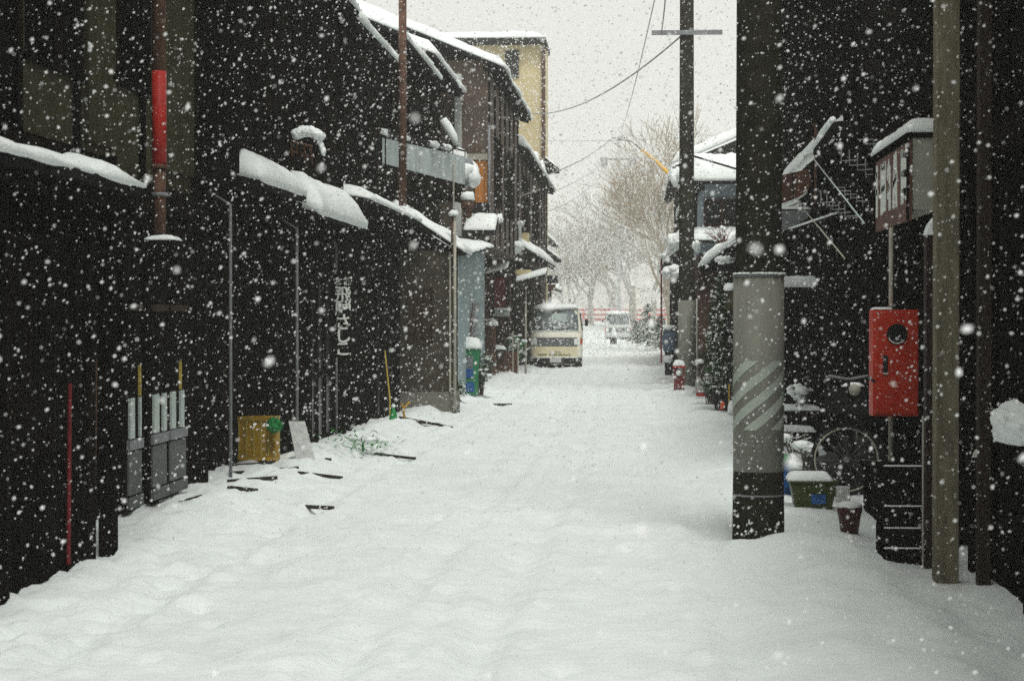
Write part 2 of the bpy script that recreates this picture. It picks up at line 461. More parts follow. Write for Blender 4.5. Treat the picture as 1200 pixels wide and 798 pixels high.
# ------------------------------------------------------------------ houses
def lattice(mb, x, sg, ya, yb, za, zb, n, wdt=.03, dep=.03):
    """vertical slats standing just off the wall plane, inside a frame; sg points to the street"""
    for k in range(n):
        y = ya + (yb - ya) * (k + .5) / n
        mb.box(x, x + sg * dep, y - wdt / 2, y + wdt / 2, za, zb)
def house(label, side, y0, y1, lower, zl, upper=None, zu=5.3, pent=None, main=True, lmat='wood_black', umat='plaster_dark', sn=.22,
          low_win=(), up_win=(), posts=True, group='wooden houses along the snowy street', name='wooden_house', over=.75, doors=(), slope=.42, deep=6, pent_mat='tile'):
    """side -1 left / +1 right. lower, upper: X of the front walls. pent=(eaveX, z_eave, z_back, ya, yb, snow thickness, rough)"""
    sg = -side; back = lower + side * deep
    upper = lower + side * .35 if upper is None else upper
    r = thing(name, label, 'house', (lower, (y0 + y1) / 2, 0), group)
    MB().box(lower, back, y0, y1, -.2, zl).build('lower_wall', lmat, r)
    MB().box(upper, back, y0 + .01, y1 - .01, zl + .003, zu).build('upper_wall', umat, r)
    if posts:
        n = max(1, round((y1 - y0) / 1.9))
        for k in range(n + 1):
            y = y0 + .06 + (y1 - y0 - .12) * k / n
            MB().box(lower, lower + sg * .05, y - .055, y + .055, -.1, zl - .02).build('post', 'wood_soot', r)
            MB().box(upper, upper + sg * .035, y - .05, y + .05, zl + .03, zu - .05).build('post', 'wood_soot', r)
        MB().box(lower, lower + sg * .06, y0, y1, zl - .22, zl - .03).build('beam', 'wood_soot', r)
    for (ya, yb, za, zb) in low_win:
        f = MB(); f.box(lower, lower + sg * .045, ya - .04, yb + .04, za - .05, za); f.box(lower, lower + sg * .045, ya - .04, yb + .04, zb, zb + .05)
        lattice(f, lower + sg * .012, sg, ya, yb, za, zb, max(3, int((yb - ya) / .09)))
        f = f.build('window', 'wood_soot', r)
        MB().box(lower + sg * .002, lower + sg * .008, ya, yb, za, zb).build('pane', 'glass_dark', f)
    for (ya, yb, za, zb) in up_win:
        f = MB(); f.box(upper, upper + sg * .045, ya - .04, yb + .04, za - .05, za); f.box(upper, upper + sg * .045, ya - .04, yb + .04, zb, zb + .05)
        lattice(f, upper + sg * .012, sg, ya, yb, za, zb, max(3, int((yb - ya) / .12)))
        f = f.build('window', 'wood_soot', r)
        MB().box(upper + sg * .002, upper + sg * .008, ya, yb, za, zb).build('pane', 'glass_dark', f)
    for (ya, yb) in doors:
        f = MB()
        for q in range(4):
            yy = ya + (yb - ya) * q / 3; f.box(lower + sg * .002, lower + sg * .04, yy - .03, yy + .03, .05, 1.95)
        for z in (.05, .8, 1.9): f.box(lower + sg * .004, lower + sg * .036, ya, yb, z, z + .06)
        f = f.build('door', 'wood_soot', r); MB().box(lower + sg * .002, lower + sg * .01, ya, yb, .1, 1.9).build('pane', 'glass_dark', f)
    if pent:
        ex, ze, zb, ya, yb, ts, rg = pent
        bx = upper
        rf = MB(); rf.prism([(ex, ya, ze - .06), (ex, ya, ze), (bx, ya, zb), (bx, ya, zb - .06)], (0, yb - ya, 0))
        n = max(2, int((yb - ya) / .42))
        for k in range(n + 1):
            y = ya + .05 + (yb - ya - .1) * k / n
            rf.prism([(ex + side * .04, y - .025, ze - .13), (ex + side * .04, y - .025, ze - .062), (bx, y - .025, zb - .062), (bx, y - .025, zb - .13)], (0, .05, 0))
        rf = rf.build('pent_roof', pent_mat, r)
        if ts > 0:
            sm = MB(); snow_sheet(sm, ex + side * .02, bx, ya, yb, ze + .003, zb + .003, ts, seed=y0 * .37, rough=rg)
            sm.build('roof_snow', 'snow_roof', rf, smooth=True)
    if main:
        ex = upper + sg * over; rx = upper + side * deep * .5; zb = zu + slope * abs(rx - ex) - .2
        ze = zu - .18
        rf = MB(); rf.prism([(ex, y0 - .25, ze - .07), (ex, y0 - .25, ze), (rx, y0 - .25, zb), (rx, y0 - .25, zb - .07)], (0, y1 - y0 + .5, 0))
        b2 = rx + side * abs(rx - ex)
        rf.prism([(rx + side * .002, y0 - .25, zb - .07), (rx + side * .002, y0 - .25, zb), (b2, y0 - .25, ze), (b2, y0 - .25, ze - .07)], (0, y1 - y0 + .5, 0))
        n = int((y1 - y0) / .45)
        for k in range(n + 1):
            y = y0 + (y1 - y0) * k / n
            rf.prism([(ex + side * .05, y - .03, ze - .15), (ex + side * .05, y - .03, ze - .072), (upper + side * .1, y - .03, ze + slope * over * .9 - .08), (upper + side * .1, y - .03, ze + slope * over * .9 - .16)], (0, .06, 0))
        rf.prism([(upper, y0 + .02, zu - .02), (rx, y0 + .02, zb - .09), (back, y0 + .02, zu - .02)], (0, .1, 0))
        rf.prism([(upper, y1 - .12, zu - .02), (rx, y1 - .12, zb - .09), (back, y1 - .12, zu - .02)], (0, .1, 0))
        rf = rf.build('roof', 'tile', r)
        sm = MB(); snow_sheet(sm, ex, rx, y0 - .24, y1 + .24, ze + .003, zb + .003, sn, seed=y0, du=.15, dv=.2)
        snow_sheet(sm, b2, rx, y0 - .24, y1 + .24, ze + .003, zb + .003, sn, seed=y0 + 3, du=.3, dv=.3)
        sm.build('roof_snow', 'snow_roof', rf, smooth=True)
    return r

# left row
H1 = house('black wooden house nearest on the left, under a thin snowy eave that tapers away', -1, 3.5, 12.1, -3.28, 2.5, upper=-3.7, zu=5.2,
      pent=(-3.0, 2.30, 2.33, 3.2, 12.4, .10, 1.0), low_win=((7.2, 9.0, .8, 1.9), (9.6, 11.4, .8, 1.9)), up_win=((8, 9.4, 3.3, 4.5), (10.2, 11.6, 3.3, 4.5)))
H2 = house('black wooden house with glazed sliding doors behind a red and rusty pipe', -1, 12.12, 17.9, -3.82, 2.55, upper=-3.9, zu=5.2, umat='plaster_dim',
      up_win=((12.9, 14.2, 3.2, 4.4), (15.0, 16.2, 3.3, 4.4)))
H3 = house('black wooden house with a square snow slab on its eave and a yellow crate', -1, 17.92, 20.75, -4.0, 2.75, upper=-3.55, zu=5.4,
      pent=(-3.33, 2.72, 2.76, 18.05, 20.6, .26, .12), low_win=((18.3, 19.3, .8, 2.0),), up_win=((18.6, 20.2, 3.5, 4.6),), over=.2)
H4 = house('black wooden shop with a deep lumpy snow roof and a vertical white lettered board', -1, 20.77, 25.3, -3.72, 2.72, upper=-3.66, zu=5.5,
      pent=(-3.33, 2.60, 2.70, 21.3, 25.2, .36, .28), low_win=((21.3, 22.5, .7, 1.9),), doors=((23.0, 24.8),), up_win=((21.5, 23.0, 3.5, 4.7), (23.6, 24.8, 3.5, 4.7)), over=.2)
H5 = house('dark wooden house with thin snow on its eave beside the rusty pole', -1, 25.32, 31.25, -3.66, 2.95, upper=-3.85, zu=5.6,
      pent=(-3.3, 2.98, 3.05, 25.4, 31.2, .12, 1.0), low_win=((26, 27.6, .8, 2.0),), doors=((28.6, 30.4),), up_win=((26.2, 28.0, 3.7, 4.8), (28.8, 30.4, 3.7, 4.8)), over=.2)

H5b = house('tall black house set back behind the brown shed and the blue-grey lean-to', -1, 36.9, 42.6, -4.65, 3.3, upper=-4.1, zu=6.4, over=.5, up_win=((37.5, 39.5, 4, 5.2),), posts=True)
H5c = house('black house directly behind the brown shed', -1, 31.27, 36.85, -4.1, 3.2, upper=-4.1, zu=6.0, over=.55, up_win=((32, 34, 4, 5.2),), posts=True)
# projecting shed with a concrete footing
sh = thing('shed', 'brownish shed on a concrete footing, snow sagging down its sloping roof edge', 'shed', (-3.3, 31.6, 0))
MB().box(-3.68, -2.78, 31.32, 31.95, .36, 2.52).build('wall', 'concrete_wall', sh)
MB().box(-3.7, -2.75, 31.28, 31.98, -.2, .358).build('footing', 'concrete', sh, bevel=.01)
MB().prism([(-3.68, 31.33, 2.523), (-2.78, 31.33, 2.523), (-3.68, 31.33, 3.10)], (0, .6, 0)).build('gable', 'wood_soot', sh)
rf = MB().prism([(-2.66, 31.2, 2.47), (-2.66, 31.2, 2.52), (-3.69, 31.2, 3.2), (-3.69, 31.2, 3.15)], (0, 1.1, 0)).build('roof', 'tile', sh)
sm = MB(); snow_sheet(sm, -2.66, -3.69, 31.18, 32.35, 2.525, 3.205, .13, seed=4, rough=.8); sm.build('roof_snow', 'snow_roof', rf, smooth=True)
MB().tube([(-2.84, 31.27, .36), (-2.84, 31.27, 2.5)], .018, 6).build('corner_strip', 'metal_pale', sh)
MB().box(-3.5, -3.1, 31.29, 31.318, 1.1, 1.95).build('shutter', 'wood_brown', sh)

# small roof rail with snow above the square slab, and a snowy verge on the tall black house
q = MB()
for k in range(7): a_, b_ = W(316 + k * 8, 158 + k * 2.2, 20.9), W(318 + k * 8, 178 + k * 2.4, 20.9); q.tube([a_, b_], .012, 5)
q.tube([W(312, 158, 20.9), W(366, 172, 20.9)], .016, 6); q.tube([W(312, 170, 20.9), W(366, 184, 20.9)], .016, 6)
q.build('roof_rail', 'wood_rust', H3)
q = MB(); A_ = W(346, 160, 20.7)
for k in range(9): c_ = W(348 + k * 3.3, 158 + (k - 3.5) ** 2 * .28 - 4, 20.7); q.blob(c_, (.06, .09, .055), k, .4, 10, 7)
for k in range(3): q.blob(W(375 + k * 2, 166 + k * 6, 20.7), (.028, .04, .045), k, .4, 8, 6)
sc_ = q.build('rail_snow', 'snow_roof', H3, smooth=True); sc_['kind'] = 'stuff'
vb = MB().prism([W(514, 140, 36.8), W(520, 140, 36.8), W(536, 172, 36.8), W(530, 172, 36.8)], (0, .4, 0)).build('verge_board', 'wood_soot', H5b)
q = MB(); q.tube([W(519, 140, 36.75), W(524, 148, 36.75), W(531, 160, 36.75), W(535, 170, 36.75)], [.07, .09, .08, .04], 10); q.build('verge_snow', 'snow_roof', vb, smooth=True)

# corrugated blue-grey lean-to
bl = thing('metal_shed', 'pale blue-grey corrugated metal lean-to under a thin tilted snowy roof', 'shed', (-3.2, 39.5, 0))
cv = []; cf = []; n = 130
for i in range(n + 1):
    y = 35.9 + 6.6 * i / n; x = -3.15 + .014 * math.sin(i * PI / 2); zt = 2.56 + .36 * i / n
    cv += [(x, y, -.1), (x, y, zt), (x - .06, y, zt), (x - .06, y, -.1)]
for i in range(n):
    a = i * 4; cf += [(a, a + 1, a + 5, a + 4), (a + 3, a + 7, a + 6, a + 2), (a + 1, a + 2, a + 6, a + 5)]
cf += [(0, 3, 2, 1), (n * 4, n * 4 + 1, n * 4 + 2, n * 4 + 3)]
b = MB(); b.add(cv, cf); b.build('wall', 'metal_blue', bl)
MB().box(-4.6, -3.16, 35.9, 35.95, -.1, 2.54).build('end_wall', 'wood_soot', bl)
rf = MB().prism([(-2.98, 35.8, 2.58), (-2.98, 35.8, 2.63), (-4.6, 35.8, 2.86), (-4.6, 35.8, 2.81)], (0, 6.8, .37)).build('roof', 'tile', bl)
q = MB(); snow_sheet(q, -2.99, -4.55, 35.82, 42.5, 2.635, 2.86, .06, seed=14, rough=.8)
q.v = [(v[0], v[1], v[2] + .37 * (v[1] - 35.8) / 6.8) for v in q.v]; q.build('roof_snow', 'snow_roof', rf, smooth=True)

H6 = house('brown two-storey house with an orange board shutter on its upper end wall', -1, 43.0, 53.6, -3.75, 3.0, upper=-3.1, zu=6.9, umat='plaster_brown', lmat='wood_red',
      pent=None, up_win=((45, 47, 4, 5.4), (49, 51.5, 4, 5.4)), low_win=((45, 48, .9, 2.1),), over=.35)
# end-wall details of that house
p = MB().box(WX(557, 42.98), WX(574, 42.98), 42.93, 42.995, WZ(237, 43), WZ(188, 43)).build('shutter', 'wood_orange', H6)
MB().box(WX(546, 42.98), WX(575, 42.98), 42.90, 42.995, WZ(187, 43), WZ(180, 43)).build('lintel', 'metal_pale', H6)
MB().box(WX(549, 42.98), WX(574, 42.98), 42.86, 42.995, WZ(262, 43), WZ(240, 43)).build('lower_panel', 'metal_dark', H6)
pr = MB().prism([(WX(545, 42.9), 42.2, 3.2), (WX(545, 42.9), 42.2, 3.27), (WX(545, 42.9), 42.99, 3.6), (WX(545, 42.9), 42.99, 3.53)], (.7, 0, 0)).build('awning', 'tile', H6)
q = MB(); snow_pad(q, WX(545, 42.6), WX(582, 42.6), 42.2, 42.95, 3.3, .15, 3); q.v = [(v[0], v[1], v[2] + .38 * (v[1] - 42.2)) for v in q.v]
q.build('awning_snow', 'snow_roof', pr, smooth=True)

H7 = house('dark red-brown house behind the parked cream van with snow on its low roof', -1, 54.0, 71.5, -3.4, 3.1, upper=-3.12, zu=6.1, umat='plaster_brown', lmat='wood_red',
      pent=(-2.6, 3.15, 3.45, 53.8, 66, .22, .5), low_win=((57, 60, .9, 2.1), (62, 66, .9, 2.2)), up_win=((56, 59, 4, 5.4), (62, 65, 4, 5.4)), over=.3, sn=.3)
MB().box(WX(571, 53.9), WX(597, 53.9), 53.85, 53.985, WZ(371, 54), WZ(364, 54)).build('name_board', 'white_board', H7)
q = MB(); snow_pad(q, WX(571, 53.8), WX(597, 53.8), 53.7, 53.95, WZ(363.5, 54), .07, 5); q.build('ledge_snow', 'snow_roof', H7, smooth=True)
MB().box(WX(576, 53.9), WX(592, 53.9), 53.9, 53.985, WZ(362, 54), WZ(325, 54)).build('panel', 'red_dark', H7)
MB().box(WX(600, 53.9), WX(611, 53.9), 53.9, 53.985, WZ(290, 54), WZ(262, 54)).build('shutter', 'white_board', H7)
MB().box(WX(611.5, 53.9), WX(620, 53.9), 53.9, 53.985, WZ(294, 54), WZ(273, 54)).build('shutter', 'plaster_tan', H7)
MB().box(WX(590, 53.9), WX(600, 53.9), 53.9, 53.985, WZ(285, 54), WZ(235, 54)).build('panel', 'metal_pale', H7)
MB().box(WX(604, 53.9), WX(622, 53.9), 53.9, 53.985, WZ(322, 54), WZ(316, 54)).build('trim', 'plaster_tan', H7)

MB().box(-6, -3.3, 71.6, 75.6, -.2, 3.3).build('annex_wall', 'wood_red', H7)
yb = thing('yellow_building', 'tall pale yellow plastered building rising behind the left row of roofs', 'building', (-5, 77, 0))
MB().box(-10, WX(638, 76), 76, 79, -.2, 11.6).build('wall', 'plaster_tan', yb)
MB().box(WX(634.5, 75.9), WX(639, 75.9), 75.85, 75.995, 0, 11.5).build('corner_board', 'wood_rust', yb)
for zz in (8.55, 10.4):
    f = MB().box(WX(592, 76), WX(608, 76), 75.93, 75.995, zz - .02, zz + 1.0).build('window', 'metal_dark', yb)
rf = MB().box(-10.4, WX(640, 76), 75.5, 79.3, 11.603, 11.8).build('roof', 'tile', yb)
q = MB(); snow_pad(q, -10.4, WX(640, 76), 75.5, 79.3, 11.803, .35, 2, d=.4); q.build('roof_snow', 'snow_roof', rf, smooth=True)
for (pa, pb, y_, cl) in ((640, 655, 199, 1), (640, 657, 304, 2)):
    z = WZ(y_, 77); x1 = WX(pb, 77)
    a = MB().prism([(-3.4, 76.2, z + .42), (x1, 76.2, z), (x1, 76.2, z - .1), (-3.4, 76.2, z - .1)], (0, 1.4, 0)).build('side_awning', 'wood_soot', yb)
    q = MB(); snow_sheet(q, x1, -3.4, 76.2, 77.6, z + .003, z + .425, .09, seed=cl); q.build('awning_snow', 'snow_roof', a, smooth=True)

# snow-laden lower roof and neighbours of the far left row
H8 = house('far dark house past the yellow building, low in the haze', -1, 93, 106, -4.4, 2.9, zu=5.4, umat='plaster_brown', lmat='wood_brown', pent=(-3.8, 2.9, 3.3, 93, 106, .25, .4),
      low_win=((95, 98, .9, 2.1),), up_win=((95, 98, 3.7, 4.8),))

# right row
R1 = house('black wooden house nearest on the right, behind the tan post', 1, 3.5, 12.3, 2.02, 2.6, upper=2.1, zu=5.3, low_win=((8, 9.3, .8, 1.9),), up_win=((8, 10, 3.4, 4.5),), over=.5)
R2 = house('black wooden house carrying the red metal box on its end wall', 1, 18.0, 25.4, 2.1, 2.9, upper=2.03, zu=5.6,
      pent=(1.80, 3.10, 3.22, 20.1, 25.3, .28, .25), low_win=((19.5, 21.2, .8, 2.0),), up_win=((19, 21, 3.7, 4.8), (22, 24, 3.7, 4.8)), over=.35)
R1b = house('low black house set back between the tan post and the red metal box', 1, 12.32, 17.98, 2.9, 2.8, upper=2.95, zu=5.0, low_win=((13.5, 15, .8, 2.0),), up_win=((13.5, 15.5, 3.3, 4.4),), over=.5)
R3 = house('black house on the right hidden behind the striped pole', 1, 25.42, 36.4, 2.05, 2.8, upper=2.3, zu=5.6,
      pent=(1.65, 2.75, 3.0, 26, 36.2, .2, .4), low_win=((27, 30, .8, 2.0),), doors=((31, 33),), up_win=((27, 30, 3.6, 4.8),), over=.4)
R4 = house('dark house with rust red boards beside the second pole', 1, 37.0, 44.5, 1.75, 2.7, upper=2.6, zu=3.3, lmat='wood_red', main=False,
      pent=(1.35, 2.58, 2.95, 37, 44.3, .2, .6), low_win=((38.5, 40.5, .9, 2.0),), doors=((42, 43.5),))
R5 = house('pale blue walled two-storey house with a dark window and thick snow on its roof', 1, 45.0, 59.5, 1.38, 2.9, upper=1.4, zu=4.55, umat='plaster_blue', lmat='wood_red', sn=.32,
      pent=None, low_win=((47, 49, .9, 2.0),), up_win=((47, 49, 3.2, 4.2), (52, 54, 3.2, 4.2)), over=.2, posts=False)
# end wall window, awning and hipped roof skirt facing the camera
f = MB().box(WX(825, 44.9), 2.6, 44.93, 44.995, WZ(270, 45), WZ(234, 45)).build('window', 'wood_red', R5)
for i in range(3):
    x_ = WX(825, 44.9) + .05 + .36 * i; MB().box(x_, x_ + .3, 44.915, 44.928, WZ(267, 45), WZ(237, 45)).build('pane', 'glass_dark', f)
rf = MB().prism([(1.15, 44.1, 4.35), (1.15, 44.1, 4.42), (1.15, 45.2, 4.82), (1.15, 45.2, 4.75)], (3.2, 0, 0)).build('end_roof', 'tile', R5)
q = MB(); snow_pad(q, 1.13, 4.35, 44.08, 45.2, 4.423, .34, 8, d=.08); q.v = [(v[0], v[1], v[2] + .36 * (v[1] - 44.08)) for v in q.v]
q.build('roof_snow', 'snow_roof', rf, smooth=True)
rf = MB().prism([(1.2, 44.3, 3.1), (1.2, 44.3, 3.16), (1.2, 44.98, 3.34), (1.2, 44.98, 3.28)], (1.6, 0, 0)).build('awning', 'tile', R5)
q = MB(); snow_pad(q, 1.2, 2.8, 44.28, 44.97, 3.163, .17, 9, d=.06); q.v = [(v[0], v[1], v[2] + .26 * (v[1] - 44.28)) for v in q.v]
q.build('awning_snow', 'snow_roof', rf, smooth=True)
R6 = house('far dark house past the second pole with heavy snow lumps on both eaves', 1, 62, 79, 1.35, 3.2, upper=1.5, zu=6.2, umat='plaster_brown', lmat='wood_brown', sn=.4,
      pent=(.9, 3.25, 3.7, 62, 79, .5, .5), low_win=((64, 67, .9, 2.1),), up_win=((64, 67, 4, 5.2),), over=.4)

# ------------------------------------------------------------------ left row details
# glazed sliding doors
for i, (pa, pb, cols, lab) in enumerate(((143, 160, ((145, 150.5), (157, 158.5)), 'grey panelled sliding door with pale glass strips, nearest of three'),
                                         (172, 190, ((174, 180), (185, 189)), 'grey panelled sliding door with pale glass strips, middle one of three'),
                                         (193, 213, ((195, 200), (206, 210)), 'grey panelled sliding door with pale glass strips, farthest of three'))):
    X = -3.74
    def yy(px): return X / ((px - 745) / F) if False else abs(X) * F / (745 - px)
    ya, yb_ = yy(pa), yy(pb)
    d = thing('sliding_door', lab, 'door', (X, (ya + yb_) / 2, .08), 'glazed sliding doors of the black house')
    MB().box(X - .045, X - .012, ya, yb_, .08, 1.95).build('door_leaf', 'wood_soot', d)
    MB().box(X - .012, X + .002, ya + .02, yb_ - .02, .18, .50).build('panel', 'door_grey', d)
    MB().box(X - .012, X + .014, ya, yb_, .515, .59).build('rail', 'metal_grey', d)
    MB().box(X - .012, X + .014, ya, yb_, .08, .165).build('rail', 'door_grey', d)
    for (a, b_) in cols:
        MB().box(X - .012, X + .006, yy(a), yy(b_), .60, .90).build('glass_strip', 'glass_frost', d)
    MB().box(X - .012, X + .008, yy(cols[-1][0]) + .0, yy(cols[-1][0]) + .022, .91, 1.14).build('bamboo_strip', 'yellow_pale', d) if i != 1 else None
    MB().box(X - .012, X + .012, ya, yb_, 1.55, 1.6).build('rail', 'wood_brown', d)
# porch post + thin poles at the corner
p = W(127, 655, 12.5); at_base(tag(MB().box(p.x - .05, p.x + .05, 12.45, 12.55, -.1, 2.5).build('porch_post', 'wood_black', bevel=.006),
    'square black porch post standing in the snow at the near left corner', 'post'), (p.x, 12.5, 0))
p = W(80, 600, 11.6); at_base(tag(MB().tube([(p.x, 11.6, .08), (p.x + .005, 11.62, 1.12)], .013, 8).build('banner_pole', 'red_dark'),
    'thin dark red pole standing against the near left house', 'pole', 'thin red poles at the near left house'), (p.x, 11.6, .05))
p = W(116, 600, 12.42); at_base(tag(MB().tube([(p.x, 12.3, .1), (p.x + .01, 12.32, 1.25)], .009, 8).build('banner_pole', 'rust'),
    'thin rusty pink pole leaning beside the black porch post', 'pole', 'thin red poles at the near left house'), (p.x, 12.42, .05))
# red / rusty hanging pipe
X = WX(187, 14.0)
pp = thing('drain_pipe', 'thick vertical pipe, bright red above and rusty brown below, over the sliding doors', 'pipe', (X, 14, 2.05))
MB().tube([(X, 14, WZ(190, 14)), (X, 14, 3.2)], .05, 14).build('red_length', 'red_bright', pp, smooth=True)
MB().tube([(X, 14, 3.2), (X, 14, 5.0)], .046, 14).build('rusty_length', 'rust', pp, smooth=True)
MB().tube([(X + .002, 14, WZ(272, 14)), (X + .002, 14, WZ(191, 14))], .042, 14).build('rusty_length', 'rust', pp, smooth=True)
MB().tube([(X, 14, WZ(226, 14) - .012), (X, 14, WZ(226, 14) + .012)], .056, 14).build('clamp', 'metal_grey', pp, smooth=True)
MB().tube([(X, 14, WZ(192, 14) - .02), (X, 14, WZ(192, 14) + .01)], .058, 14).build('clamp', 'rust', pp, smooth=True)
lg = MB().box(WX(173, 14), WX(208, 14), 13.9, 14.15, WZ(281, 14) - .03, WZ(281, 14)).build('bracket_shelf', 'wood_soot', pp)
q = MB(); snow_pad(q, WX(173, 14), WX(208, 14), 13.9, 14.15, WZ(281, 14) + .002, .035, 5, d=.02); q.build('ledge_snow', 'snow_roof', lg, smooth=True)
# plaster panels on upper wall (dull olive)
MB().box(-3.9, -3.86, 16.35, 17.75, 2.72, 4.6).build('plaster_panel', 'plaster_dim', H2)
MB().box(-3.9, -3.86, 14.3, 15.05, 2.75, 4.6).build('plaster_panel', 'plaster_dim', H2)
# downpipes
for i, (px, Y, zt, lab) in enumerate(((270, 18.0, 2.5, 'thin dark downpipe left of the yellow crate'), (348, 20.7, 2.4, 'thin grey downpipe right of the white leaning board'),
                                   (394, 24.9, 2.4, 'thin dark downpipe under the vertical lettered board'))):
    X = WX(px, Y); o = MB().tube([(X, Y, .05), (X, Y, zt), (X - .2, Y, zt + .12)], .016, 8).build('downpipe', 'metal_grey', smooth=True)
    at_base(tag(o, lab, 'pipe', 'downpipes on the left row'), (X, Y, .05))
# yellow crate
Y = 20.4; x0, x1 = WX(272, Y), WX(322, Y)
cr = thing('yellow_crate', 'yellow plastic crate standing on end against the black house', 'crate', ((x0 + x1) / 2, Y, .06))
b = MB()
b.box(x0, x1, Y, Y + .3, .06, .1); b.box(x0, x1, Y, Y + .3, .46, .5); b.box(x0, x0 + .03, Y, Y + .3, .1, .46); b.box(x1 - .03, x1, Y, Y + .3, .1, .46); b.box(x0 + .03, x1 - .03, Y + .02, Y + .04, .1, .46)
b.build('crate_shell', 'yellow', cr, bevel=.005)
b = MB()
for k in range(5): b.box(x0 + .06 + k * .075, x0 + .075 + k * .075, Y + .003, Y + .018, .1, .46)
b.build('rib', 'yellow_pale', cr)
# green brush on yellow handle
X = WX(321, 20.3); br = thing('garden_brush', 'round green brush head on a short yellow handle beside the yellow crate', 'brush', (X, 20.3, .05))
MB().tube([(X + .02, 20.3, .05), (X + .01, 20.32, .36)], .012, 8).build('handle', 'yellow', br)
b = MB(); b.blob((X, 20.32, .42), .075, 3, .3)
rr = random.Random(5)
for k in range(160):
    d = Vector((rr.gauss(0, 1), rr.gauss(0, 1), rr.gauss(0, 1))).normalized(); c = Vector((X, 20.32, .42))
    b.tube([c + d * .06, c + d * rr.uniform(.08, .1)], [.004, .002], 3)
b.build('brush_head', 'green', br)
# white leaning board
Y = 20.2
a, b2, c, d = W(338, 494, Y), W(357, 494, Y), W(371, 546, Y - .25), W(349, 547, Y - .25)
at_base(tag(MB().prism([a, b2, c, d], (0, .02, .005)).build('leaning_board', 'white_board', bevel=.003), 'speckled pale board leaning on the black house front', 'board'), (d.x, d.y, d.z))
# lettered vertical board
bo = thing('vertical_sign', 'narrow black shop board with pale vertical lettering under the deep snow roof', 'sign', (WX(402, 24), 24, 1.0))
xa, xb = WX(389, 24), WX(415, 24)
MB().box(xa, xb, 24.0, 24.04, 1.02, 2.05).build('board', 'wood_black', bo, bevel=.004)
MB().box(xb, -3.68, 24.01, 24.03, 1.93, 1.96).build('bracket', 'metal_dark', bo) if False else MB().box(-3.72, xa, 24.005, 24.035, 1.9, 1.94).build('bracket', 'metal_dark', bo)
def glyph(ch, size, pos, mat, parent, name='lettering', rot=(PI / 2, 0, 0), depth=.004, sx=1.0, bold=.0):
    cu = bpy.data.curves.new('text', 'FONT'); cu.body = ch; cu.size = size; cu.extrude = depth; cu.offset = bold
    cu.align_x = 'CENTER'; cu.align_y = 'CENTER'
    o = bpy.data.objects.new('text', cu); C.objects.link(o); bpy.context.view_layer.update()
    me = bpy.data.meshes.new_from_object(o.evaluated_get(bpy.context.evaluated_depsgraph_get()))
    bpy.data.objects.remove(o)
    L = root_loc(parent)
    me.transform(Matrix.Translation(Vector(pos) - L) @ Euler(rot).to_matrix().to_4x4() @ Matrix.Scale(sx, 4, (1, 0, 0)))
    me.materials.clear(); me.materials.append(MATS[mat])
    r = bpy.data.objects.new(name, me); C.objects.link(r); r.parent = parent; return r
xc = (xa + xb) / 2
for ch, y_, s_, dx in (('本', 330, .10, -.055), ('舗', 330, .10, .055), ('飛', 346, .20, 0), ('騨', 363, .20, 0), ('さ', 379, .20, 0), ('し', 394, .21, 0), ('こ', 410, .19, 0)):
    glyph(ch, s_, (xc + dx, 23.997, WZ(y_, 24)), 'letter_pale', bo, bold=.003)
# yellow stick, green bottle, yellow fork
X0, X1 = W(451, 411, 27.9), W(457, 468, 27.6)
at_base(tag(MB().tube([X1 - Vector((0, 0, .33)), X1, X0], .011, 6).build('yellow_stick', 'yellow_pale'), 'long thin yellow stick leaning above the green cone', 'stick'), (X1.x, X1.y, X1.z - .33))
Y = 27.6; X = WX(461, Y)
gc = thing('green_cone', 'small green plastic cone with a snowy tip at the foot of the dark wall', 'cone', (X, Y, .08))
MB().lathe([(.085, .06), (.085, .075), (.06, .09), (.05, .16), (.028, .25), (.014, .29)], (X, Y, 0), 14).build('cone_shell', 'green', gc, smooth=True)
b = MB(); b.blob((X, Y, .3), (.03, .03, .025), 4); b.build('snow_tip', 'snow_roof', gc, smooth=True)
Y = 28.6; X = WX(475, Y)
yf = MB().tube([(X + .01, Y, .03), (X - .03, Y, .17), (X - .01, Y, .24), (X + .06, Y, .32)], .016, 7); yf.tube([(X - .02, Y, .21), (X - .055, Y, .30)], .013, 7)
at_base(tag(yf.build('forked_stake', 'yellow', smooth=True), 'short bright yellow forked stake in front of the concrete footing', 'stake'), (X, Y, .03))
